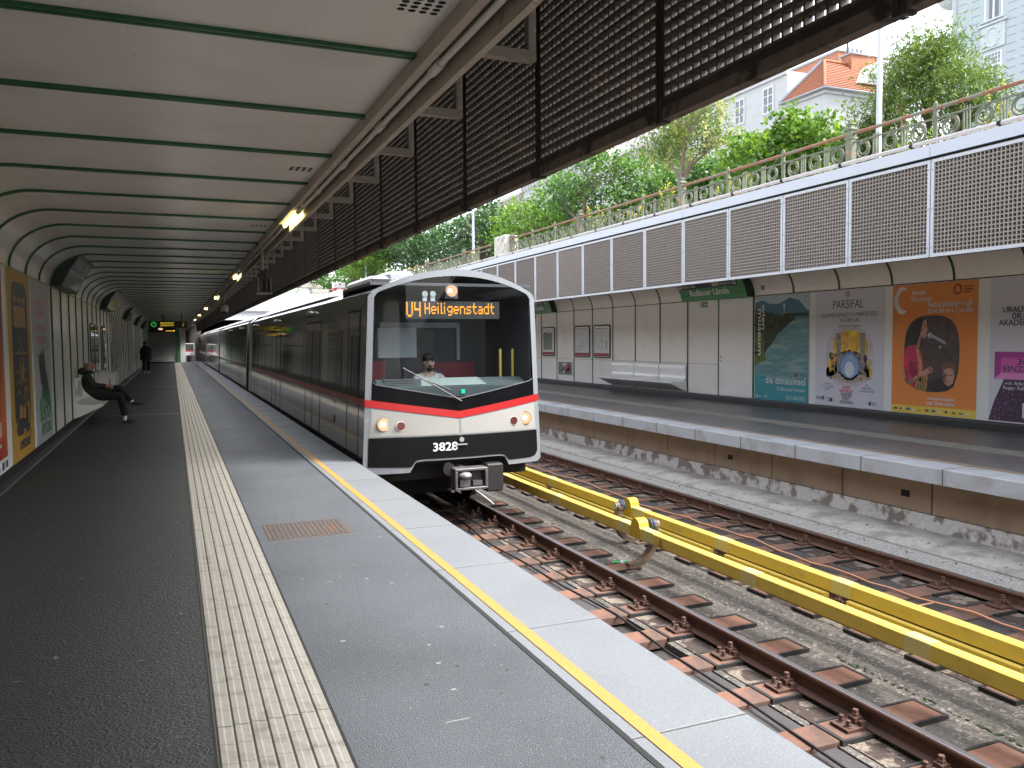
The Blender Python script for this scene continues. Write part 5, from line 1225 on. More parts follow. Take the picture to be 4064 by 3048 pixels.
FONT = {'H':["10001","10001","10001","11111","10001","10001","10001"],'e':["00000","00000","01110","10001","11111","10000","01110"],'i':["10","00","10","10","10","10","10"],'l':["10","10","10","10","10","10","11"],
 'g':["00000","00000","01111","10001","10001","01111","00001","01110"],'n':["00000","00000","11110","10001","10001","10001","10001"],'s':["00000","00000","01111","10000","01110","00001","11110"],'t':["0100","0100","1111","0100","0100","0100","0011"],
 'a':["00000","00000","01110","00001","01111","10001","01111"],'d':["00001","00001","01111","10001","10001","10001","01111"],'U':["10001"]*6+["01110"],'4':["10001","10001","10001","11111","00001","00001","00001"]}
def ledtext(mb, st, x, ztop, px, pz, mat, y=10.962):
    for ch in st:
        g = FONT[ch]
        for r_, row in enumerate(g):
            for c_, b_ in enumerate(row):
                if b_ == '1':
                    for sub in (0, 1):
                        for sv in (0, 1):
                            xx = x+(c_+sub*.5)*px; zz = ztop-(r_+sv*.5)*pz
                            mb.add([(xx,y,zz),(xx+px*.44,y,zz),(xx+px*.44,y,zz-pz*.36),(xx,y,zz-pz*.36)], [(0,3,2,1)], mat)
        x += (len(g[0])+1)*px
    return x
mb = MB(); e_ = ledtext(mb, 'U4', TX-.715, 2.185, .0185, .029, led); ledtext(mb, 'Heiligenstadt', TX-.455, 2.178, .01565, .0225, led); mb.build('destination_text', tr)
mb = MB(); mb.lathe((TX-.075,10.91,2.345), [(.088,.01),(.088,0)], ringm, 24, 'y'); mb.lathe((TX-.075,10.905,2.345), [(.078,.004),(.078,0)], glowm, 24, 'y'); mb.lathe((TX-.10,10.899,2.345), [(.03,.004),(.03,0)], glowc, 16, 'y'); mb.box(TX-.16,TX+.02,10.925,11.1,2.24,2.42,cabd); mb.build('top_light', tr)
mb = MB()
for u in (-.45, -.335): mb.lathe((TX+u,10.95,2.30), [(.042,.01),(.042,0)], M('marker_grey', (.34,.36,.37), .3), 18, 'y'); mb.box(TX+u-.03,TX+u+.03,10.96,11.0,2.2,2.27,cabg)
mb.build('marker_lamp', tr)
mb = MB(); mb.box(TX-.42, TX+.18, 12.25, 12.4, .4, 1.2, cabd); mb.build('driver_seat', tr)
# following cars
cr = thing('metro_car', (TX,39,-.95), 'silver metro car coupled directly behind the leading car', 'metro train', 'cars of the arriving metro train')
mb = MB(); ya, yb = 30.15, 48.1
body_sweep(mb, ya, yb); end_wall(mb, ya, gasket); end_wall(mb, yb, gasket); mb.box(TX-1.2,TX+1.2,ya+.3,yb-.3,-.7,-.07,under_m); mb.build('body', cr)
mb = MB()
for s in (-1,1): sq(mb, s, ya, ya+.35, -.06, 2.31, side_hi, .004); sq(mb, s, yb-.35, yb, -.06, 2.31, side_hi, .004)
mb.build('end_panel', cr)
for s in (-1,1): coach_side(cr, s, 30.15, ((1.9,3.7),(8.0,9.9),(14.2,16.1)), ((.5,1.6),(4.0,7.7),(10.2,13.9),(16.4,17.4)))
mb = MB(); mb.prism([(TX-1.0,2.47),(TX-.85,2.60),(TX-.6,2.63),(TX-.5,2.55)], 'y', 31, 47, roof_m); mb.build('roof_cowl', cr)
copy_tree(cr, (0,18.75,0), 'third silver metro car, seen far along the platform'); copy_tree(cr, (0,37.5,0), 'last silver metro car, just out of the dark tunnel')
mb = MB(); mb.box(TX-.9, TX+.9, 29.3, 30.15, -.05, 2.2, flat('bellows_black', (.01,.01,.01), .8)); mb.build('gangway', cr)

# ================================================================== people
skin_tan = M('skin_ruddy', (.38,.20,.135), .55, var=.12, scale=20); skin_lt = M('skin_light', (.50,.32,.24), .55, var=.1, scale=20)
hood_m = M('hoodie', (.016,.022,.018), .85, var=.2, scale=12, bump=.3, bscale=25); pant = M('trousers_black', (.007,.007,.008), .85, var=.2, scale=12); shoe_m = flat('shoe_black', (.012,.012,.013), .5); sock = flat('sock_white', (.55,.55,.57), .8); sole = flat('sole_brown', (.06,.045,.035), .7)
hairb = M('hair_black', (.008,.008,.009), .5, var=.3, scale=30); shirt = M('shirt_white', (.62,.62,.62), .7, var=.04)
def shoe(name, parent, heel, d, L=.28, tilt=0., m1=None, msole=None):
    # heel: ground point under the heel; d: direction in plan
    d = Vector((d[0],d[1],0)).normalized(); n = Vector((-d.y,d.x,0)); up = Vector((0,0,1)); f = d*math.cos(tilt)+up*math.sin(tilt); u = -d*math.sin(tilt)+up*math.cos(tilt)
    prof = [(0,.035,.085),(.04,.038,.09),(.09,.036,.085),(.15,.042,.062),(.21,.046,.05),(.25,.042,.043),(.275,.028,.035),(.285,.012,.026)]
    vs = []; fs = []; K = 10
    for (x, w, h) in prof:
        for k in range(K):
            a = PI*2*k/K; vs.append(Vector(heel)+f*(x*L/.285)+n*(w*math.cos(a))+u*(.012+h/2+h/2*math.sin(a)))
    for i in range(len(prof)-1):
        for k in range(K): fs.append((i*K+k,i*K+(k+1)%K,(i+1)*K+(k+1)%K,(i+1)*K+k))
    fs += [tuple(range(K)), tuple(range((len(prof)-1)*K,len(prof)*K))]
    mb = MB(); mb.add(vs, fs, m1 or shoe_m, True)
    vs = []; 
    for (x, w, h) in prof: vs += [Vector(heel)+f*(x*L/.285)+n*w*1.06, Vector(heel)+f*(x*L/.285)-n*w*1.06, Vector(heel)+f*(x*L/.285)-n*w*1.06+u*.024, Vector(heel)+f*(x*L/.285)+n*w*1.06+u*.024]
    mb.add(vs, [(4*i+e,4*i+(e+1)%4,4*i+4+(e+1)%4,4*i+4+e) for i in range(len(prof)-1) for e in range(4)]+[(0,1,2,3),tuple(range(4*len(prof)-4,4*len(prof)))], msole or sole)
    return mb.build(name, parent)
def hand_nodes(J, E, pre, wrist, d, side, r=.03, curl=None):
    # palm and five separate fingers rooted in the palm
    w = Vector(wrist); d = Vector(d).normalized(); sd_ = Vector(side).normalized(); dn_ = Vector(curl or (0,0,-1))
    J[pre+'handpalm'] = (w+d*.06, (.030,.012))
    E.append((pre+'wrist', pre+'handpalm'))
    for i, (o, l_) in enumerate(((-.030,.060),(-.010,.072),(.010,.068),(.030,.052))):
        a = w+d*.10+sd_*o; J[pre+'handf%da'%i] = (a, .0075); J[pre+'handf%db'%i] = (a+d*l_*.5+dn_*.008, .0075); J[pre+'handf%dc'%i] = (a+d*l_*.8+dn_*.03, .0065)
        E += [(pre+'handpalm', pre+'handf%da'%i), (pre+'handf%da'%i, pre+'handf%db'%i), (pre+'handf%db'%i, pre+'handf%dc'%i)]
    a = w+d*.05-sd_*.040; J[pre+'handta'] = (a, .009); J[pre+'handtb'] = (a+d*.035-sd_*.015, .0075); E += [(pre+'handpalm', pre+'handta'), (pre+'handta', pre+'handtb')]
def face(parent, c, fwd, up, sk, brow=None, r=.1):
    f = Vector(fwd).normalized(); u = Vector(up).normalized(); s = f.cross(u).normalized(); c = Vector(c)
    mb = MB(); 
    for q in (-1, 1): blob(mb, c+s*q*.078-f*.005+u*.0, (.018,.022,.03), sk, 8, 6)
    mb.build('ear', parent)
    mb = MB(); blob(mb, c+f*.105-u*.015, (.016,.018,.026), sk, 8, 6); mb.build('nose', parent)
    mb = MB()
    for q in (-1, 1): blob(mb, c+s*q*.032+f*.088+u*.018, (.013,.012,.009), hairb, 8, 6)
    mb.build('eye', parent)
    mb = MB(); blob(mb, c+f*.09-u*.058, (.024,.015,.007), M('lip', (.25,.09,.08), .5), 8, 6); mb.build('mouth', parent)
# seated man
t = thing('person', (-1.4,18.6,0), 'person with shaved head in dark hoodie sitting cross legged on the wall bench', 'person')
J = {}; E = []
def jn_(n, p, r): J[n] = (Vector(p), r)
jn_('pelvis', (-1.52,18.63,.61), (.22,.19)); jn_('spine', (-1.635,18.63,.80), (.225,.18)); jn_('chest', (-1.655,18.63,.985), (.23,.17)); jn_('neck', (-1.60,18.64,1.10), .07); jn_('headlow', (-1.57,18.645,1.185), (.10,.11)); jn_('headtop', (-1.57,18.645,1.275), (.105,.115))
E += [('pelvis','spine'),('spine','chest'),('chest','neck'),('neck','headlow'),('headlow','headtop')]
for s, pre in ((-1,'r'),(1,'l')):
    jn_(pre+'shoulder', (-1.65,18.63+s*.18,1.02), .078); jn_(pre+'elbow', (-1.50,18.63+s*.23,.79), .058); jn_(pre+'wrist', (-1.31,18.63+s*.09,.795), .032)
    E += [('chest',pre+'shoulder'),(pre+'shoulder',pre+'elbow'),(pre+'elbow',pre+'wrist')]
    hand_nodes(J, E, pre, (-1.31,18.63+s*.09,.795), (.9,-s*.35,-.1), (0,-s*.3,1), curl=(0,-s,0))
jn_('rleg_hip', (-1.42,18.53,.575), .125); jn_('rleg_knee', (-1.01,18.51,.585), .095); jn_('rleg_calf', (-.975,18.515,.36), .078); jn_('rleg_ankle', (-.945,18.52,.15), .066)
jn_('lleg_hip', (-1.42,18.73,.61), .125); jn_('lleg_knee', (-1.04,18.66,.73), .098); jn_('lleg_calf', (-.92,18.63,.58), .08); jn_('lleg_ankle', (-.81,18.61,.455), .062)
for q in ('r','l'): E += [('pelvis',q+'leg_hip'),(q+'leg_hip',q+'leg_knee'),(q+'leg_knee',q+'leg_calf'),(q+'leg_calf',q+'leg_ankle')]
figure('body', J, E, t, lambda n, c: skin_tan if ('head' in n or 'hand' in n or 'neck' in n) else (pant if ('leg' in n or n == 'pelvis') else hood_m))
mb = MB(); blob(mb, (-1.70,18.635,1.09), (.085,.13,.08), hood_m, 16, 10); blob(mb, (-1.61,18.635,1.07), (.12,.14,.05), hood_m, 16, 8); mb.build('hood', t)
face(t, (-1.565,18.65,1.225), (.85,.5,.05), (0,0,1), skin_tan)
mb = MB(); mb.tube([(-.945,18.52,.16),(-.945,18.52,.07)], [.045,.042], sock, 10); mb.tube([(-.82,18.61,.46),(-.775,18.605,.41)], [.045,.042], sock, 10); mb.build('sock', t)
shoe('shoe', t, (-1.0,18.52,.002), (1,.0), .29); shoe('shoe', t, (-.83,18.60,.365), (1,-.02), .29, -.02)
mb = MB(); mb.bbox(-1.215,-1.205,18.585,18.655,.79,.93,flat('phone_black',(.01,.01,.012),.2),.003); mb.build('phone', t)
# standing person
t = thing('person', (-1.36,49.5,0), 'person all in black with long dark hair and white shoes standing near the shutter', 'person')
J = {}; E = []
jn_('pelvis', (-1.37,49.5,.92), (.20,.15)); jn_('spine', (-1.37,49.5,1.12), (.21,.15)); jn_('chest', (-1.37,49.5,1.34), (.21,.14)); jn_('neck', (-1.38,49.5,1.50), .06); jn_('headlow', (-1.39,49.49,1.58), (.08,.09)); jn_('headtop', (-1.39,49.49,1.68), (.082,.09))
E += [('pelvis','spine'),('spine','chest'),('chest','neck'),('neck','headlow'),('headlow','headtop')]
for s, pre in ((-1,'r'),(1,'l')):
    jn_(pre+'shoulder', (-1.37+s*.19,49.5,1.40), .085); jn_(pre+'elbow', (-1.37+s*.27,49.52,1.14), .065); jn_(pre+'wrist', (-1.37+s*.20,49.38,1.0), .04)
    E += [('chest',pre+'shoulder'),(pre+'shoulder',pre+'elbow'),(pre+'elbow',pre+'wrist')]
    hand_nodes(J, E, pre, (-1.37+s*.20,49.38,1.0), (-s*.6,-.5,-.3), (0,0,1))
    jn_(pre+'leg_hip', (-1.37+s*.10,49.5,.86), .115); jn_(pre+'leg_knee', (-1.37+s*.11,49.5,.48), .10); jn_(pre+'leg_ankle', (-1.37+s*.11,49.52,.10), .085)
    E += [('pelvis',pre+'leg_hip'),(pre+'leg_hip',pre+'leg_knee'),(pre+'leg_knee',pre+'leg_ankle')]
figure('body', J, E, t, lambda n, c: skin_lt if ('hand' in n or 'head' in n) else pant)
mb = MB(); blob(mb, (-1.39,49.51,1.66), (.105,.115,.125), hairb, 14, 9); blob(mb, (-1.39,49.57,1.45), (.12,.08,.22), hairb, 14, 9); mb.build('hair', t)
mb = MB(); mb.lathe((-1.37,49.5,.72), [(.30,0),(.29,.2),(.25,.45),(.22,.68),(.10,.78)], pant, 18); mb.build('coat', t)
face(t, (-1.39,49.49,1.63), (.1,-1,0), (0,0,1), skin_lt)
for x in (-1.48, -1.26): shoe('shoe', t, (x,49.62,.002), (.1,-1), .27, 0, sock, sock)
# driver
t = thing('person', (TX-.09,12.0,.3), 'person with dark hair and moustache in white shirt driving behind the windscreen', 'person')
J = {}; E = []; dx, dy = TX-.09, 12.02
DZ = .07
jn_('pelvis', (dx,dy+.05,.50), (.16,.14)); jn_('spine', (dx,dy+.06,.72), (.15,.12)); jn_('chest', (dx,dy+.04,.97), (.17,.12)); jn_('neck', (dx,dy+.01,1.12), .058); jn_('headlow', (dx,dy-.015,1.195), (.085,.10)); jn_('headtop', (dx,dy,1.29), (.095,.108))
E += [('pelvis','spine'),('spine','chest'),('chest','neck'),('neck','headlow'),('headlow','headtop')]
for s, pre in ((-1,'r'),(1,'l')):
    jn_(pre+'shoulder', (dx+s*.19,dy+.03,1.04), .075); jn_(pre+'elbow', (dx+s*.26,dy-.15,.84), .055); jn_(pre+'wrist', (dx+s*.15,dy-.38,.93), .034)
    E += [('chest',pre+'shoulder'),(pre+'shoulder',pre+'elbow'),(pre+'elbow',pre+'wrist')]
    hand_nodes(J, E, pre, (dx+s*.15,dy-.38,.93), (0,-1,-.1), (1,0,0))
    jn_(pre+'leg_hip', (dx+s*.10,dy,.48), .10); jn_(pre+'leg_knee', (dx+s*.13,dy-.42,.52), .075); jn_(pre+'leg_ankle', (dx+s*.13,dy-.50,.10), .05)
    E += [('pelvis',pre+'leg_hip'),(pre+'leg_hip',pre+'leg_knee'),(pre+'leg_knee',pre+'leg_ankle')]
J = {k_: (v_[0]+Vector((0,0,DZ if 'leg' not in k_ else DZ*.5)), v_[1]) for k_, v_ in J.items()}
figure('body', J, E, t, lambda n, c: skin_lt if ('hand' in n or 'head' in n or 'neck' in n) else (pant if ('leg' in n or n == 'pelvis') else shirt))
mb = MB(); blob(mb, (dx,dy+.02,1.335+DZ), (.092,.105,.065), hairb, 14, 9); blob(mb, (dx,dy+.05,1.26+DZ), (.088,.075,.09), hairb, 14, 9); mb.build('hair', t)
face(t, (dx,dy-.012,1.245+DZ), (.02,-1,0), (0,0,1), skin_lt)
mb = MB(); blob(mb, (dx,dy-.098,1.198+DZ), (.036,.014,.012), hairb, 10, 6); 
for s in (-1,1): blob(mb, (dx+s*.033,dy-.088,1.283+DZ), (.022,.010,.006), hairb, 8, 5)
blob(mb, (dx,dy-.07,1.15+DZ), (.055,.035,.03), hairb, 10, 6); mb.build('moustache', t)
# ================================================================== the old iron railing on the retaining wall
RX = 12.05
patina = M('patina_green', (.125,.14,.095), .7, var=.14, scale=14, bump=.3, bscale=40, col2=(.24,.15,.09), c2=(5,.6,.7), rand=.1)
rail_br = M('handrail_rust', (.20,.085,.045), .65, var=.3, scale=9, col2=(.15,.145,.11), c2=(3.5,.52,.6), c2map=(1,1,1))
rl = thing('iron_railing', (RX,35,4.6), 'old green iron railing with ring ornaments and rusty handrail along the street above', 'railing')
mb = MB(); mb.tube([(RX,-4,5.51),(RX,30.0,5.51)], .032, rail_br, 10); mb.tube([(RX,31.2,5.51),(RX,100,5.51)], .032, rail_br, 10); mb.build('handrail', rl)
mb = MB(); mb.box(RX-.02, RX+.02, -4, 30, 5.325, 5.352, patina); mb.box(RX-.02, RX+.02, 31.2, 100, 5.325, 5.352, patina); mb.box(RX-.02, RX+.02, -4, 100, 4.86, 4.89, patina); mb.build('flat_rail', rl)
BY = 1.867; YB0 = 12.09
pp = pb = pn = None; idx = 0
def rpost(y, big):
    mb = MB()
    if big:
        mb.bbox(RX-.10, RX+.10, y-.10, y+.10, 4.6, 4.78, patina, .02); mb.bbox(RX-.075, RX+.075, y-.075, y+.075, 4.78, 5.42, patina, .012)
        mb.bbox(RX-.082, RX-.07, y-.045, y+.045, 4.85, 5.25, patina, .004)
        mb.bbox(RX-.092, RX+.092, y-.092, y+.092, 5.40, 5.45, patina, .01); mb.bbox(RX-.075, RX+.075, y-.075, y+.075, 5.45, 5.57, patina, .01); mb.bbox(RX-.098, RX+.098, y-.098, y+.098, 5.57, 5.62, patina, .012); mb.bbox(RX-.055, RX+.055, y-.055, y+.055, 5.62, 5.68, patina, .01); mb.bbox(RX-.07, RX+.07, y-.07, y+.07, 5.68, 5.71, patina, .008)
    else:
        mb.lathe((RX,y,4.6), [(.06,0),(.06,.1),(.042,.14),(.04,.70),(.05,.74),(.05,.78),(.036,.82),(.045,.90),(.036,.95),(.042,.97),(.02,1.02),(.012,1.03)], patina, 10)
    return mb.build('post_large' if big else 'post', rl)
def rpanel(y):
    mb = MB()
    for (o, kind) in ((.34,0),(.63,1),(.95,0),(1.27,1),(1.57,0)):
        yy = y+o
        if kind == 0:
            for (R, c_, r_) in ((.150,5.165,.020),(.102,5.185,.015)):
                mb.tube([(RX,yy+R*math.sin(a),c_+R*math.cos(a)) for a in [2*PI*i/18 for i in range(19)]], r_, patina, 6, caps=False)
            mb.box(RX-.026, RX+.026, yy-.022, yy+.022, 5.27, 5.345, patina)
            mb.box(RX-.015, RX+.015, yy-.012, yy+.012, 4.88, 5.02, patina); blob(mb, (RX,yy-.03,5.075), (.02,.028,.022), patina, 8, 5); blob(mb, (RX,yy+.03,5.075), (.02,.028,.022), patina, 8, 5)
        else:
            for q in (-.055, 0, .055): mb.box(RX-.011, RX+.011, yy+q-.011, yy+q+.011, 4.88, 5.375, patina); blob(mb, (RX,yy+q,5.385), (.016,.016,.018), patina, 6, 4)
    return mb.build('railing_panel', rl)
for k in range(-7, 48):
    y = YB0+BY*k; big = k % 3 == 0
    if 29.9 < y < 31.3: pass
    elif big:
        if pb is None: pb = rpost(y, True); yb_ = y
        else: part_copy(pb, (0, y-yb_, 0))
    else:
        if pp is None: pp = rpost(y, False); yp_ = y
        else: part_copy(pp, (0, y-yp_, 0))
    if 28.5 < y < 31: continue
    if pn is None: pn = rpanel(y); yn_ = y
    else: part_copy(pn, (0, y-yn_, 0))
t = thing('stone_pillar', (RX,30.2,4.6), 'weathered square stone pillar interrupting the iron railing', 'pillar')
stone_p = M('pillar_stone', (.48,.46,.41), .85, var=.2, scale=9, bump=.7, bscale=25, col2=(.25,.21,.18), c2=(4,.53,.66))
mb = MB(); mb.bbox(RX-.28, RX+.28, 29.0, 30.1, 4.6, 5.66, stone_p, .03); mb.build('shaft', t)

# ================================================================== white poles
pole_m = M('pole_white', (.46,.47,.50), .4, var=.05, scale=3)
def pole(x, y, h, r, lab):
    mb = MB(); mb.tube([(x,y,4.6),(x,y,4.6+h)], [r,r*.8], pole_m, 14); mb.lathe((x,y,4.6), [(r*2,0),(r*2,.05),(r*1.3,.08),(r*1.3,.5),(r,.55)], pole_m, 14); blob(mb, (x,y,4.6+h), (r,r,r), pole_m, 12, 6)
    mb.build('street_pole', label=lab, cat='pole', group='white street poles')
pole(14.5, 13.75, 9.0, .062, 'tall white pole in front of the narrow leaved tree'); pole(14.5, 40.0, 4.1, .07, 'white pole among the trees beyond the stone pillar'); pole(14.5, 65.3, 3.2, .05, 'thin grey white pole beside the forked trunk far along the railing')

# ================================================================== trees
bark = M('bark', (.085,.068,.052), .9, var=.3, scale=12, bump=.8, bscale=22, vmap=(1,1,.25)); bark2 = M('bark_pale', (.20,.165,.125), .9, var=.3, scale=12, bump=.7, bscale=22, vmap=(1,1,.25))
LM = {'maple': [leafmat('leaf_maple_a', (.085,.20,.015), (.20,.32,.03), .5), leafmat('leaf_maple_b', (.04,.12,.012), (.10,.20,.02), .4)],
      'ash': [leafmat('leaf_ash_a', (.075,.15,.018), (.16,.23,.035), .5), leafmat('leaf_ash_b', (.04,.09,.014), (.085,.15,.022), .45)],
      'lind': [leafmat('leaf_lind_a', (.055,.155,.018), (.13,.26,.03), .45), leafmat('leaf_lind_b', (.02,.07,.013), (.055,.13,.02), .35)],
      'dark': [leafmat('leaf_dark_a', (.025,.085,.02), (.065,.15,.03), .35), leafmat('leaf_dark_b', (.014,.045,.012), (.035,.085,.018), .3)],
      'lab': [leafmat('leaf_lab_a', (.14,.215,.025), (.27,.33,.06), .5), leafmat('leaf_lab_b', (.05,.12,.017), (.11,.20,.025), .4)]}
flower = leafmat('flower_yellow', (.36,.36,.09), (.42,.44,.18), .4)
def tree(base, trunk_top, crown, kind, lab, nt=80, nl=70, ls=.11, asp=1., sig=.26, tr_r=.11, bk=None, seed=1, droop=0., lean=(0,0), name='broadleaf_tree', group='trees along the street above'):
    rnd = random.Random(seed); bk = bk or bark
    t_ = thing(name, base, lab, 'tree', group); bx, by, bz = base
    mb = MB(); tp = Vector((bx+lean[0], by+lean[1], trunk_top))
    mb.tube([Vector(base), Vector(base).lerp(tp, .5)+Vector((rnd.uniform(-.06,.06),rnd.uniform(-.06,.06),0)), tp], [tr_r*1.25, tr_r, tr_r*.8], bk, 10)
    tips = []
    for (cx, cy, cz, rx, ry, rz, wgt) in crown:
        for i in range(int(nt*wgt)):
            while True:
                d = Vector((rnd.gauss(0,1), rnd.gauss(0,1), rnd.gauss(0,1))).normalized(); r = rnd.random()**.42
                q = Vector((cx+d.x*rx*r, cy+d.y*ry*r, cz+d.z*rz*r))
                if q.z > trunk_top-.6*rz-.2: break
            tips.append((q, r))
    # limbs: a handful of main limbs, the tips hang on the nearest limb
    nlimb = 7; limbs = []
    for i in range(nlimb):
        q = tips[rnd.randrange(len(tips))][0]; e = tp.lerp(q, .62); m_ = tp.lerp(e, .5)+Vector((0,0,.12*(e-tp).length))
        limbs.append((tp.copy(), m_, e)); mb.tube([tp, m_, e], [tr_r*.62, tr_r*.42, tr_r*.22], bk, 6)
    for q, r in tips:
        pts = [p for l_ in limbs for p in (l_[0].lerp(l_[1],.6), l_[1], l_[1].lerp(l_[2],.5), l_[2])]
        a = min(pts, key=lambda p: (p-q).length); m_ = a.lerp(q,.5)+Vector((rnd.uniform(-.1,.1),rnd.uniform(-.1,.1),.08))
        mb.tube([a, m_, q], [.022, .013, .006], bk, 4, caps=False)
    mb.build('trunk', t_)
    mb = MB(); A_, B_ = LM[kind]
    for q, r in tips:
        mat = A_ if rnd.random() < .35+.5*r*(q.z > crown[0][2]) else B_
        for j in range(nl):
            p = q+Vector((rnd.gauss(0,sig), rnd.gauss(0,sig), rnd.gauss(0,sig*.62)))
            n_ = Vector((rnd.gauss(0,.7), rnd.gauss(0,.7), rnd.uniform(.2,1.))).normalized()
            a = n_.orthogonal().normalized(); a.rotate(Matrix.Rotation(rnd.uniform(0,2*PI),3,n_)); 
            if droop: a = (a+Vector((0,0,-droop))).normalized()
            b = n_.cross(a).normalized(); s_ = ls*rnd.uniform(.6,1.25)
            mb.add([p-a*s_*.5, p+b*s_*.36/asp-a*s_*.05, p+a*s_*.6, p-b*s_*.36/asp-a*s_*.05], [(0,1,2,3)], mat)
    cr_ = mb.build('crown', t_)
    if kind == 'lab':
        mb = MB()
        for q, r in tips[::2]:
            for j in range(26):
                p = q+Vector((rnd.gauss(0,.05),rnd.gauss(0,.05),-.02*j+.1)); s_ = .045
                mb.add([p+Vector((-s_,0,0)), p+Vector((0,0,-s_)), p+Vector((s_,0,0)), p+Vector((0,s_,s_))], [(0,1,2,3)], flower)
        mb.build('blossom', t_)
    return t_
G = 4.6
tree((18,15.9,G), 5.7, [(18,15.9,7.5,1.4,1.85,1.6,1.),(18,15.6,8.8,.9,1.1,.8,.4),(18,17.1,6.7,1.0,1.0,.9,.4),(18,14.5,7.6,.8,.9,.8,.35)], 'ash', 'narrow leaved tree behind the tall white pole, in front of the mint house', 85, 105, .16, 3.2, .24, .07, None, 2, .5)
tree((18,20.7,G), 5.6, [(18,20.7,7.0,1.6,2.3,1.2,1.),(18,22.0,7.6,1.1,1.0,.9,.4),(18,19.4,7.5,1.0,.9,.9,.4),(18,20.6,8.2,.8,.8,.6,.25),(18,18.2,6.7,.8,.9,.7,.3)], 'maple', 'bright green maple below the orange tiled roof', 62, 62, .17, 1.05, .27, .08, None, 3)
tree((17,25.0,G), 7.2, [(17,25.0,9.5,1.5,1.9,1.5,1.),(17.2,23.4,9.0,1.1,1.3,1.1,.45),(17,26.6,9.2,1.1,1.2,1.2,.4)], 'lab', 'pale barked tree with hanging yellow blossom behind the railing', 62, 55, .13, 1.5, .27, .12, bark2, 4)
tree((21,31.5,G), 6.2, [(21,31.5,8.3,2.4,2.9,2.0,1.),(20.5,34.5,7.8,1.8,2.2,1.6,.6),(21,28.6,8.2,1.6,1.8,1.6,.5)], 'lind', 'large fresh green tree between the blossoming tree and the stone pillar', 70, 64, .19, 1.1, .36, .17, None, 5)
tree((17.5,32.8,G), 6.4, [(17.5,32.6,8.6,1.9,2.3,1.5,1.),(17.5,35.0,8.0,1.5,1.8,1.3,.6)], 'lind', 'tree with a forked pale trunk and thin limbs behind the stone pillar bay', 48, 56, .18, 1.1, .34, .15, bark2, 6, 0, (-.1,.5))
tree((18,39.5,G), 6.2, [(18,39.5,7.9,2.1,2.6,1.7,1.),(18.3,42,7.6,1.8,2.2,1.5,.6)], 'maple', 'yellow green tree beside the middle white pole', 62, 56, .2, 1.1, .38, .13, None, 7)
tree((18,47.5,G), 6.4, [(18,47.5,8.2,2.4,3.2,1.9,1.),(18,52,8.0,2.0,2.8,1.7,.6)], 'dark', 'dark green tree just past the middle white pole', 70, 54, .24, 1.1, .44, .18, None, 8)
tree((17.5,59,G), 6.6, [(17.5,58.5,8.8,2.4,3.4,2.0,1.),(17,63,8.6,2.2,3.0,1.8,.6)], 'dark', 'dark tree with two leaning limbs above the train front', 66, 50, .27, 1.1, .48, .2, None, 9, 0, (.2,-.9))
tree((15.2,66.5,G), 6.6, [(15.5,66,9.0,2.5,3.5,1.7,1.),(16,71,8.4,2.3,3.2,1.8,.6)], 'maple', 'light green tree over the roof of the train', 60, 50, .3, 1.1, .5, .2, None, 10)
tree((15.4,76,G), 7.0, [(15.4,76,9.6,3.0,4.0,1.8,1.)], 'lind', 'stout forked trunk tree nearest the red and white box', 60, 50, .3, 1.1, .5, .5, bark, 11, 0, (.2,-1.2))
tree((16.5,94,G), 6.5, [(16.5,94,8.6,3.0,4.0,2.4,1.)], 'lind', 'tree standing beyond the green roofed building', 60, 46, .36, 1.1, .6, .25, None, 12)
for i, (x, y, kd, lb) in enumerate([(27,44,'lind','bushy tree across the street behind the blossoming tree'),(28,55,'dark','deep green tree across the street, mid row'),(29,68,'lind','broad tree across the street beyond the dark one'),(29,86,'dark','farthest dark tree across the street'),(26,36,'lind','leafy tree across the street behind the maple')]):
    tree((x,y,G), 6.6, [(x,y,8.6,3.0,4.2,2.3,1.)], kd, lb, 70, 46, .32, 1.1, .55, .22, None, 30+i)
# tall weeds growing behind the railing
weed = leafmat('leaf_weed', (.12,.22,.03), (.30,.40,.07), .45); wfl = leafmat('flower_weed', (.6,.5,.04), (.7,.6,.1), .3)
def weed_plant(y, h, lab, fl, seed):
    rnd = random.Random(seed); mb = MB(); x0 = RX+.28
    for i in range(9):
        bx, by = x0+rnd.gauss(0,.12), y+rnd.gauss(0,.28); hh = h*rnd.uniform(.5,1.1); top = Vector((bx+rnd.gauss(0,.1),by+rnd.gauss(0,.12),G+hh)); b_ = Vector((bx,by,G))
        mb.tube([b_, b_.lerp(top,.5)+Vector((0,rnd.gauss(0,.03),0)), top], [.008,.006,.003], weed, 4)
        for j in range(34):
            t_ = rnd.uniform(.15,1); p = b_.lerp(top, t_); a = Vector((rnd.gauss(0,1),rnd.gauss(0,1),rnd.uniform(-.2,.6))).normalized(); s_ = .12*rnd.uniform(.5,1.2)
            b2 = a.cross(Vector((0,0,1))).normalized() if abs(a.z) < .95 else Vector((1,0,0))
            mb.add([p, p+a*s_*.5+b2*s_*.18, p+a*s_, p+a*s_*.5-b2*s_*.18], [(0,1,2,3)], weed)
        if fl:
            for j in range(8): p = top+Vector((rnd.gauss(0,.03),rnd.gauss(0,.03),rnd.gauss(0,.05))); blob(mb, p, (.018,.018,.018), wfl, 5, 4)
    mb.build('wild_plant', label=lab, cat='plant', group='weeds behind the iron railing')
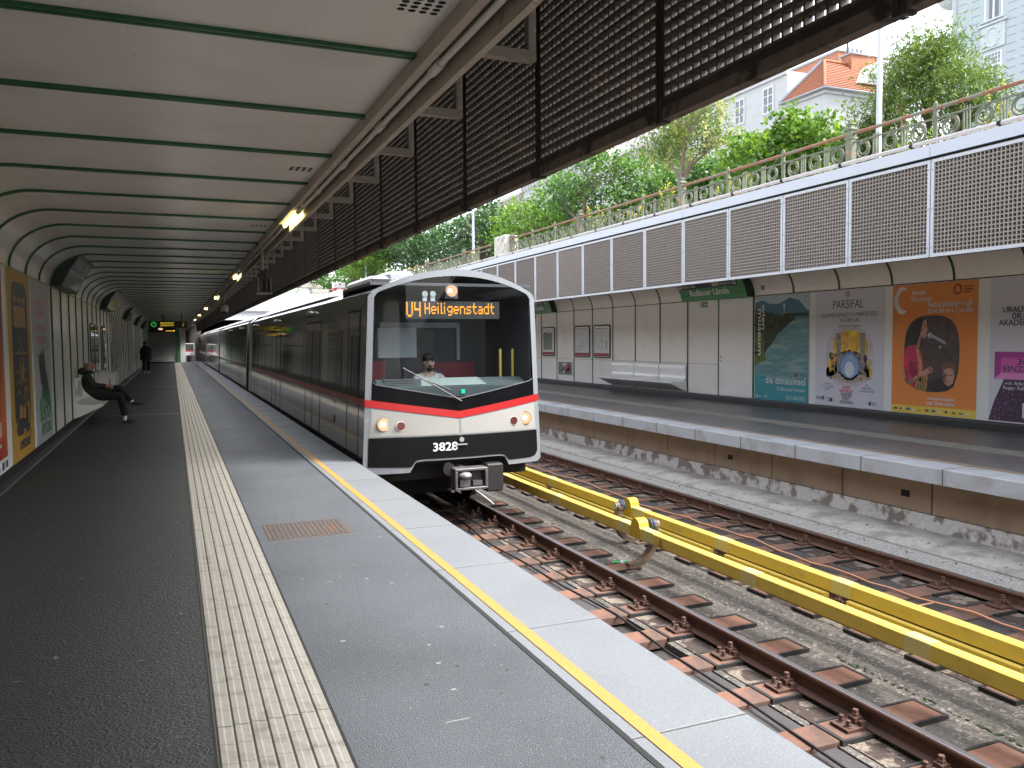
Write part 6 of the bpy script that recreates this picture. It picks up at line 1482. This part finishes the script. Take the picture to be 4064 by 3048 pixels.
for i, (y, h, fl, lb) in enumerate([(9.2,.95,True,'yellow flowering weed at the right end of the railing'),(11.1,.85,False,'leafy weed behind the ring ornaments near the tall white pole'),(13.2,.75,False,'low weed left of the large railing post below the maple'),(16.0,.8,True,'flowering weed between the small posts under the maple'),(18.6,1.0,True,'tall weed beside the post at the blossoming tree'),(20.6,.9,True,'yellow flowering weed left of the blossoming tree'),(22.6,1.0,True,'bushy flowering weed midway to the stone pillar'),(25.4,.85,False,'plain weed two bays before the stone pillar'),(27.6,.8,False,'weed next to the stone pillar'),(34,.8,True,'weed beyond the stone pillar'),(42.5,1.0,True,'yellow flowering weed near the middle white pole'),(50,.9,True,'far yellow weed above the train front')]):
    weed_plant(y, h, lb, fl, i+5)

# ================================================================== houses above
mint = M('stucco_mint', (.44,.50,.51), .85, var=.03, scale=1.5); mint_d = M('stucco_groove', (.25,.29,.31), .9); mint_l = M('stucco_light', (.53,.585,.585), .85)
wglass = M('house_glass', (.10,.115,.13), .08, var=.15, scale=.8, spec=.8); curtain = M('curtain', (.42,.44,.46), .7, var=.15, scale=4); wframe = M('window_white', (.72,.73,.74), .5, var=.02)
hm = thing('mint_house', (47,24,G), 'pale mint stucco house with tall white windows and relief panels beyond the narrow leaved tree', 'house')
HX = 45.
mb = MB(); mb.box(HX, HX+14, 2, 36.75, G, 34, mint); mb.tube([(HX-.02,36.9,G),(HX-.02,36.9,22.3)], .16, M('drainpipe', (.45,.48,.50), .5), 10); mb.build('wall', hm)
mb = MB(); blob(mb, (HX+.6,37.6,24.2), (1.1,1.3,2.2), mint_l, 18, 12); mb.build('oriel', hm)
def house_window(parent, x, y, w, z0, z1, transom=True):
    mb = MB(); a, b = y-w/2, y+w/2; d = .13; zt_ = z1-(z1-z0)*.36
    mb.box(x-.03, x+.05, a-.05, a+.06, z0, z1, wframe); mb.box(x-.03, x+.05, b-.06, b+.05, z0, z1, wframe); mb.box(x-.031, x+.05, a+.06, b-.06, z1-.07, z1, wframe); mb.box(x-.031, x+.05, a+.06, b-.06, z0, z0+.07, wframe)
    mb.box(x-.04, x+.04, a+.06, b-.06, zt_-.06, zt_+.06, wframe); mb.box(x-.035, x+.04, y-.06, y+.06, z0+.07, zt_-.06, wframe)
    if transom:
        for q in range(1,5): yy = a+w*q/5; mb.box(x-.02, x+.03, yy-.018, yy+.018, zt_+.06, z1-.07, wframe)
        for q in range(1,3): zz = zt_+(z1-zt_)*q/3; mb.box(x-.019, x+.03, a+.06, b-.06, zz-.018, zz+.018, wframe)
    f = mb.build('window', parent)
    mb = MB(); mb.box(x-.004, x-.001, a, b, z0, z1, wglass); 
    mb.box(x-.0065, x-.0045, a+.06, a+.22, z0+.07, zt_-.06, curtain); mb.box(x-.0065, x-.0045, b-.24, b-.06, z0+.07, zt_-.06, curtain); mb.box(x-.0065,x-.0045,a+.06,b-.06,zt_+.06,z1-.07,M('curtain_grey',(.26,.28,.31),.6,var=.2,scale=2)); mb.build('pane', f)
    mb = MB(); mb.prism([(x-.22,z0-.02),(x-.22,z0-.10),(x-.05,z0-.16),(x,z0-.16),(x,z0-.02)], 'y', a-.2, b+.2, mint_l); mb.build('sill', f)
    return f
for z0, z1 in ((8.4,10.5),(12.3,14.4),(16.2,18.3),(20.2,22.4),(24.1,26.3)):
    for yc in (34.32, 31.2, 28.1): house_window(hm, HX, yc, 1.08, z0, z1)
mb = MB()
for yc in (34.32, 31.2, 28.1):
    for zf in (10.5,14.4,18.3,22.4):
        mb = MB()
        mb.bbox(HX-.09, HX, yc-.78, yc+.78, zf+.18, zf+1.58, mint_l, .03); mb.box(HX-.16, HX, yc-.92, yc+.92, zf+1.60, zf+1.72, mint_l)
        for (R, r_) in ((.42,.05),):
            mb.tube([(HX-.10,yc+.36*math.copysign(abs(math.sin(a))**.6,math.sin(a)),zf+.86+.52*math.copysign(abs(math.cos(a))**.6,math.cos(a))) for a in [2*PI*i/24 for i in range(25)]], r_, mint_l, 6, caps=False)
        for a in range(10): blob(mb, (HX-.10,yc+.45*math.sin(a*.63),zf+.86+.60*math.cos(a*.63)), (.05,.09,.08), mint_l, 7, 5)
        mb.build('relief_panel', hm)
mb = MB()
for k in range(34):
    z = 12.0+k*.46
    for yc in (34.32, 31.2, 28.1): mb.box(HX-.012, HX-.002, yc-1.42, yc-.88, z, z+.035, mint_d); mb.box(HX-.012, HX-.002, yc+.88, yc+1.42, z, z+.035, mint_d)
    mb.box(HX-.012, HX-.002, 36.1, 36.6, z+.1, z+.135, mint_d)
mb.box(HX-.04, HX-.002, 35.78, 35.84, G, 32, mint_l); mb.build('groove', hm)
mb = MB(); bm_ = flat('iron_dark', (.10,.11,.12))
for q in range(4): mb.box(HX-.9+q*.28, HX-.87+q*.28, 36.95, 36.98, 18.4, 19.5, bm_)
mb.box(HX-.9, HX+.3, 36.95, 36.98, 19.47, 19.5, bm_); mb.box(HX-.9, HX-.87, 36.9, 38.6, 19.47, 19.5, bm_); mb.box(HX-.9, HX+.3, 36.95, 38.6, 18.3, 18.4, mint_l); mb.build('balcony', hm)
# white house with tiled hip roof
white_st = M('stucco_white', (.54,.54,.54), .9, var=.04, scale=1.2, col2=(.46,.45,.44), c2=(1.2,.52,.8)); tile = M('roof_tile', (.33,.12,.06), .8, var=.28, scale=7, col2=(.30,.11,.06), c2=(3,.55,.7)); zinc = M('zinc', (.30,.32,.35), .5, var=.1, scale=3); brick = M('brick_red', (.42,.19,.11), .9, var=.25, scale=6, col2=(.30,.13,.08), c2=(9,.5,.6), c2map=(1,1,3))
hw = thing('white_house', (44,47,G), 'white plastered house with orange tiled hip roof and brick firewall', 'house')
mb = MB(); mb.box(41.1, 46.5, 43.6, 47.6, G, 18.35, white_st); mb.box(40.95, 46.6, 43.45, 47.7, 18.1, 18.4, white_st)
mb.box(41.4, 52, 47.6, 62, G, 20.6, white_st); mb.box(41.25, 52, 47.62, 62, 20.6, 20.85, white_st)
mb.prism([(44.2,19.2),(52,19.2),(52,22.4),(46.2,20.9)], 'y', 43.75, 46.5, white_st); mb.build('wall', hw)
def tiled(mb, a, b, c, d, n, mat):
    a, b, c, d = map(Vector, (a,b,c,d)); nn = (b-a).cross(d-a).normalized()
    for i in range(n):
        t0, t1 = i/n, (i+1)/n+.02
        mb.add([a.lerp(d,t0)+nn*.06, b.lerp(c,t0)+nn*.06, b.lerp(c,t1), a.lerp(d,t1), a.lerp(d,t0), b.lerp(c,t0)], [(0,1,2,3),(4,5,1,0)], mat)
mb = MB(); e = 18.42; xa, xb, ya, yb = 40.85, 46.7, 43.35, 47.75; ax_, ay_, az_ = 42.9, 45.6, 21.0
tiled(mb, (xa,yb,e),(xa,ya,e),(ax_,ay_,az_),(ax_,ay_+.05,az_), 15, tile)
tiled(mb, (xa,ya,e),(xb,ya,e),(xb,ay_,az_),(ax_,ay_,az_), 15, tile)
mb.tube([(xa,ya,e+.05),(ax_,ay_,az_+.08)], .11, tile, 6); mb.tube([(ax_,ay_,az_+.08),(xb,ay_,az_+.08)], .11, tile, 6); mb.build('roof', hw)
mb = MB(); mb.tube([(xa-.06,yb,e-.02),(xa-.06,ya-.06,e-.02),(xb,ya-.06,e-.02)], .09, zinc, 8); mb.tube([(xa,yb+.02,e+.1),(ax_,ay_+.2,az_+.1)], .14, zinc, 6); mb.build('gutter', hw)
mb = MB(); mb.box(47, 54, 48.5, 64, 18, 23.2, brick); mb.box(46.9, 54, 48.4, 64, 23.2, 23.35, zinc); mb.build('firewall', hw)
mb = MB(); mb.box(45.0, 46.6, 45.2, 46.2, 20.5, 21.7, brick); mb.box(44.9, 46.7, 45.1, 46.3, 21.7, 21.8, zinc)
for q in range(4): mb.tube([(45.2+q*.4,45.7,21.8),(45.2+q*.4,45.7,22.3)], .11, zinc, 8)
mb.tube([(45.1,45.7,21.8),(45.1,45.7,23.6)], .08, bm_, 8); mb.lathe((45.1,45.7,23.6), [(.16,0),(.16,.06),(.02,.2)], bm_, 10); mb.tube([(46.4,45.7,21.8),(46.4,45.7,25.4)], .03, bm_, 6); mb.tube([(45.1,45.7,23.2),(46.4,45.7,23.7)], .02, bm_, 5); mb.build('chimney', hw)
def small_window(parent, x, y, w, z0, z1):
    mb = MB(); mb.box(x-.05, x-.001, y-w/2-.1, y+w/2+.1, z0-.1, z1+.1, M('surround_grey', (.55,.55,.54), .8)); a, b = y-w/2, y+w/2
    mb.box(x-.08, x-.051, a, a+.09, z0, z1, wframe); mb.box(x-.08, x-.051, b-.09, b, z0, z1, wframe); mb.box(x-.081, x-.051, a, b, z1-.09, z1, wframe); mb.box(x-.081, x-.051, a, b, z0, z0+.09, wframe); mb.box(x-.079, x-.051, y-.05, y+.05, z0, z1, wframe)
    for q in (1,2): mb.box(x-.078, x-.051, a, b, z0+(z1-z0)*q/3-.03, z0+(z1-z0)*q/3+.03, wframe)
    f = mb.build('window', parent); mb = MB(); mb.box(x-.056, x-.052, a, b, z0, z1, wglass); mb.build('pane', f)
for yc in (49.6, 52.9, 56.2, 59.5):
    for z0 in (10.6, 14.6, 18.3): small_window(hw, 41.4, yc, 1.15, z0, z0+1.9)
for z0 in (10.6, 14.2): small_window(hw, 41.1, 45.6, 1.1, z0, z0+1.9)
# long cream house rows behind the trees
cream_st = M('stucco_cream', (.50,.475,.42), .9, var=.04, scale=1.2)
def row_house(y0, y1, z1, x, lab, seed, mat):
    t_ = thing('row_house', (x+5,(y0+y1)/2,G), lab, 'house', 'house row beyond the trees')
    mb = MB(); mb.box(x, x+12, y0+.01, y1-.01, G, z1, mat); mb.build('wall', t_)
    mb = MB(); mb.box(x-.5, x, y0, y1, z1-.5, z1-.1, mat); mb.box(x-.28, x, y0, y1, z1-.9, z1-.5, mat); mb.box(x-.15, x, y0, y1, z1-2.2, z1-2.0, mat)
    yy = y0+.5
    while yy < y1-.4: mb.box(x-.42, x, yy, yy+.3, z1-1.3, z1-.5, mat); yy += 1.0
    mb.build('cornice', t_)
    mb = MB(); mb.prism([(x,z1-.1),(x+5,z1+2.2),(x+12,z1-.1)], 'y', y0+.02, y1-.02, M('roof_grey', (.25,.24,.24), .8, var=.1)); mb.build('roof', t_)
    yc = y0+2
    while yc < y1-1:
        z = 9.
        while z < z1-2.8: small_window(t_, x, yc, 1.2, z, z+2.1); z += 4.1
        yc += 3.1
row_house(62.2, 80, 21.6, 45, 'cream house with bracketed cornice behind the forked pale trunk', 1, cream_st)
row_house(80, 104, 23.0, 45, 'taller pale house with heavy cornice seen above the trees', 2, white_st)
row_house(104, 132, 22.0, 45, 'cream house farthest along the street behind the dark trees', 3, cream_st)
# station pavilion at the far end
t = thing('green_roofed_pavilion', (13,100,G), 'white station pavilion with green metal roof and capped corner piers beyond the bridge', 'building')
grm = M('roof_verdigris', (.23,.37,.27), .6, var=.08, scale=1.5)
mb = MB(); mb.box(9.4, 18.5, 96, 110, 5.0, 5.6, white_paint); mb.box(9.4,9.7,95.9,96,5.6,6.6,zinc); mb.build('wall', t)
mb = MB(); mb.add([(10.3,95.6,5.4),(15.2,95.6,5.4),(14.2,99.5,7.75),(11.6,99.5,7.75)], [(0,1,2,3)], grm); mb.add([(10.3,95.6,5.4),(11.6,99.5,7.75),(11.6,108,7.75),(10.3,108,5.4)], [(0,1,2,3)], grm)
for q in range(1,10):
    a = Vector((10.3+.49*q,95.6,5.43)); b = Vector((11.6+.26*q,99.5,7.78)); mb.tube([a,b], .03, grm, 4)
mb.add([(10.0,95.4,5.3),(15.4,95.4,5.3),(15.2,95.6,5.42),(10.3,95.6,5.42)], [(0,1,2,3)], white_paint); mb.build('roof', t)
mb = MB()
for q in range(12): mb.box(9.45+q*.11, 9.5+q*.11, 95.0, 95.05, 5.0, 6.7, bm_)
mb.box(9.4, 10.9, 95.0, 95.05, 6.68, 6.74, bm_); mb.build('grating', t)
mb = MB(); mb.box(13.4, 15.3, 91.8, 93, 5.4, 7.6, white_paint); mb.box(14.3, 16.0, 91.0, 91.7, 5.4, 7.0, white_paint); mb.build('pier', t)
mb = MB(); capm = M('cap_stone', (.30,.28,.25), .85, var=.2, scale=4); mb.box(13.2, 15.5, 91.6, 93.2, 7.6, 7.75, capm); mb.prism([(13.3,7.75),(15.4,7.75),(15.0,8.05),(13.7,8.05)], 'y', 91.7, 93.1, capm); mb.box(14.2, 16.1, 90.9, 91.8, 7.0, 7.4, capm); mb.build('pier_cap', t)
t = thing('advert_box', (13.2,70,4.6), 'red and white box on a short post seen above the train roof', 'sign box')
mb = MB(); mb.box(13.2, 13.26, 70.2, 70.3, 4.6, 6.0, steel); mb.build('post', t)
mb = MB(); mb.box(12.75, 13.7, 69.8, 70.7, 6.2, 6.65, white_paint); mb.box(12.752, 13.698, 69.802, 70.698, 5.95, 6.2, M('box_red', (.45,.03,.03), .5, var=.3, scale=6)); p = Pane(mb, (12.75,69.798,5.95), (1,0,0), (0,0,1)); p.ell(.5,.55,.10,.07,red_b,1); p.rect(.12,.42,.2,.5,ink,1); p.ell(.5,.12,.3,.06,wh,1); mb.build('box', t)
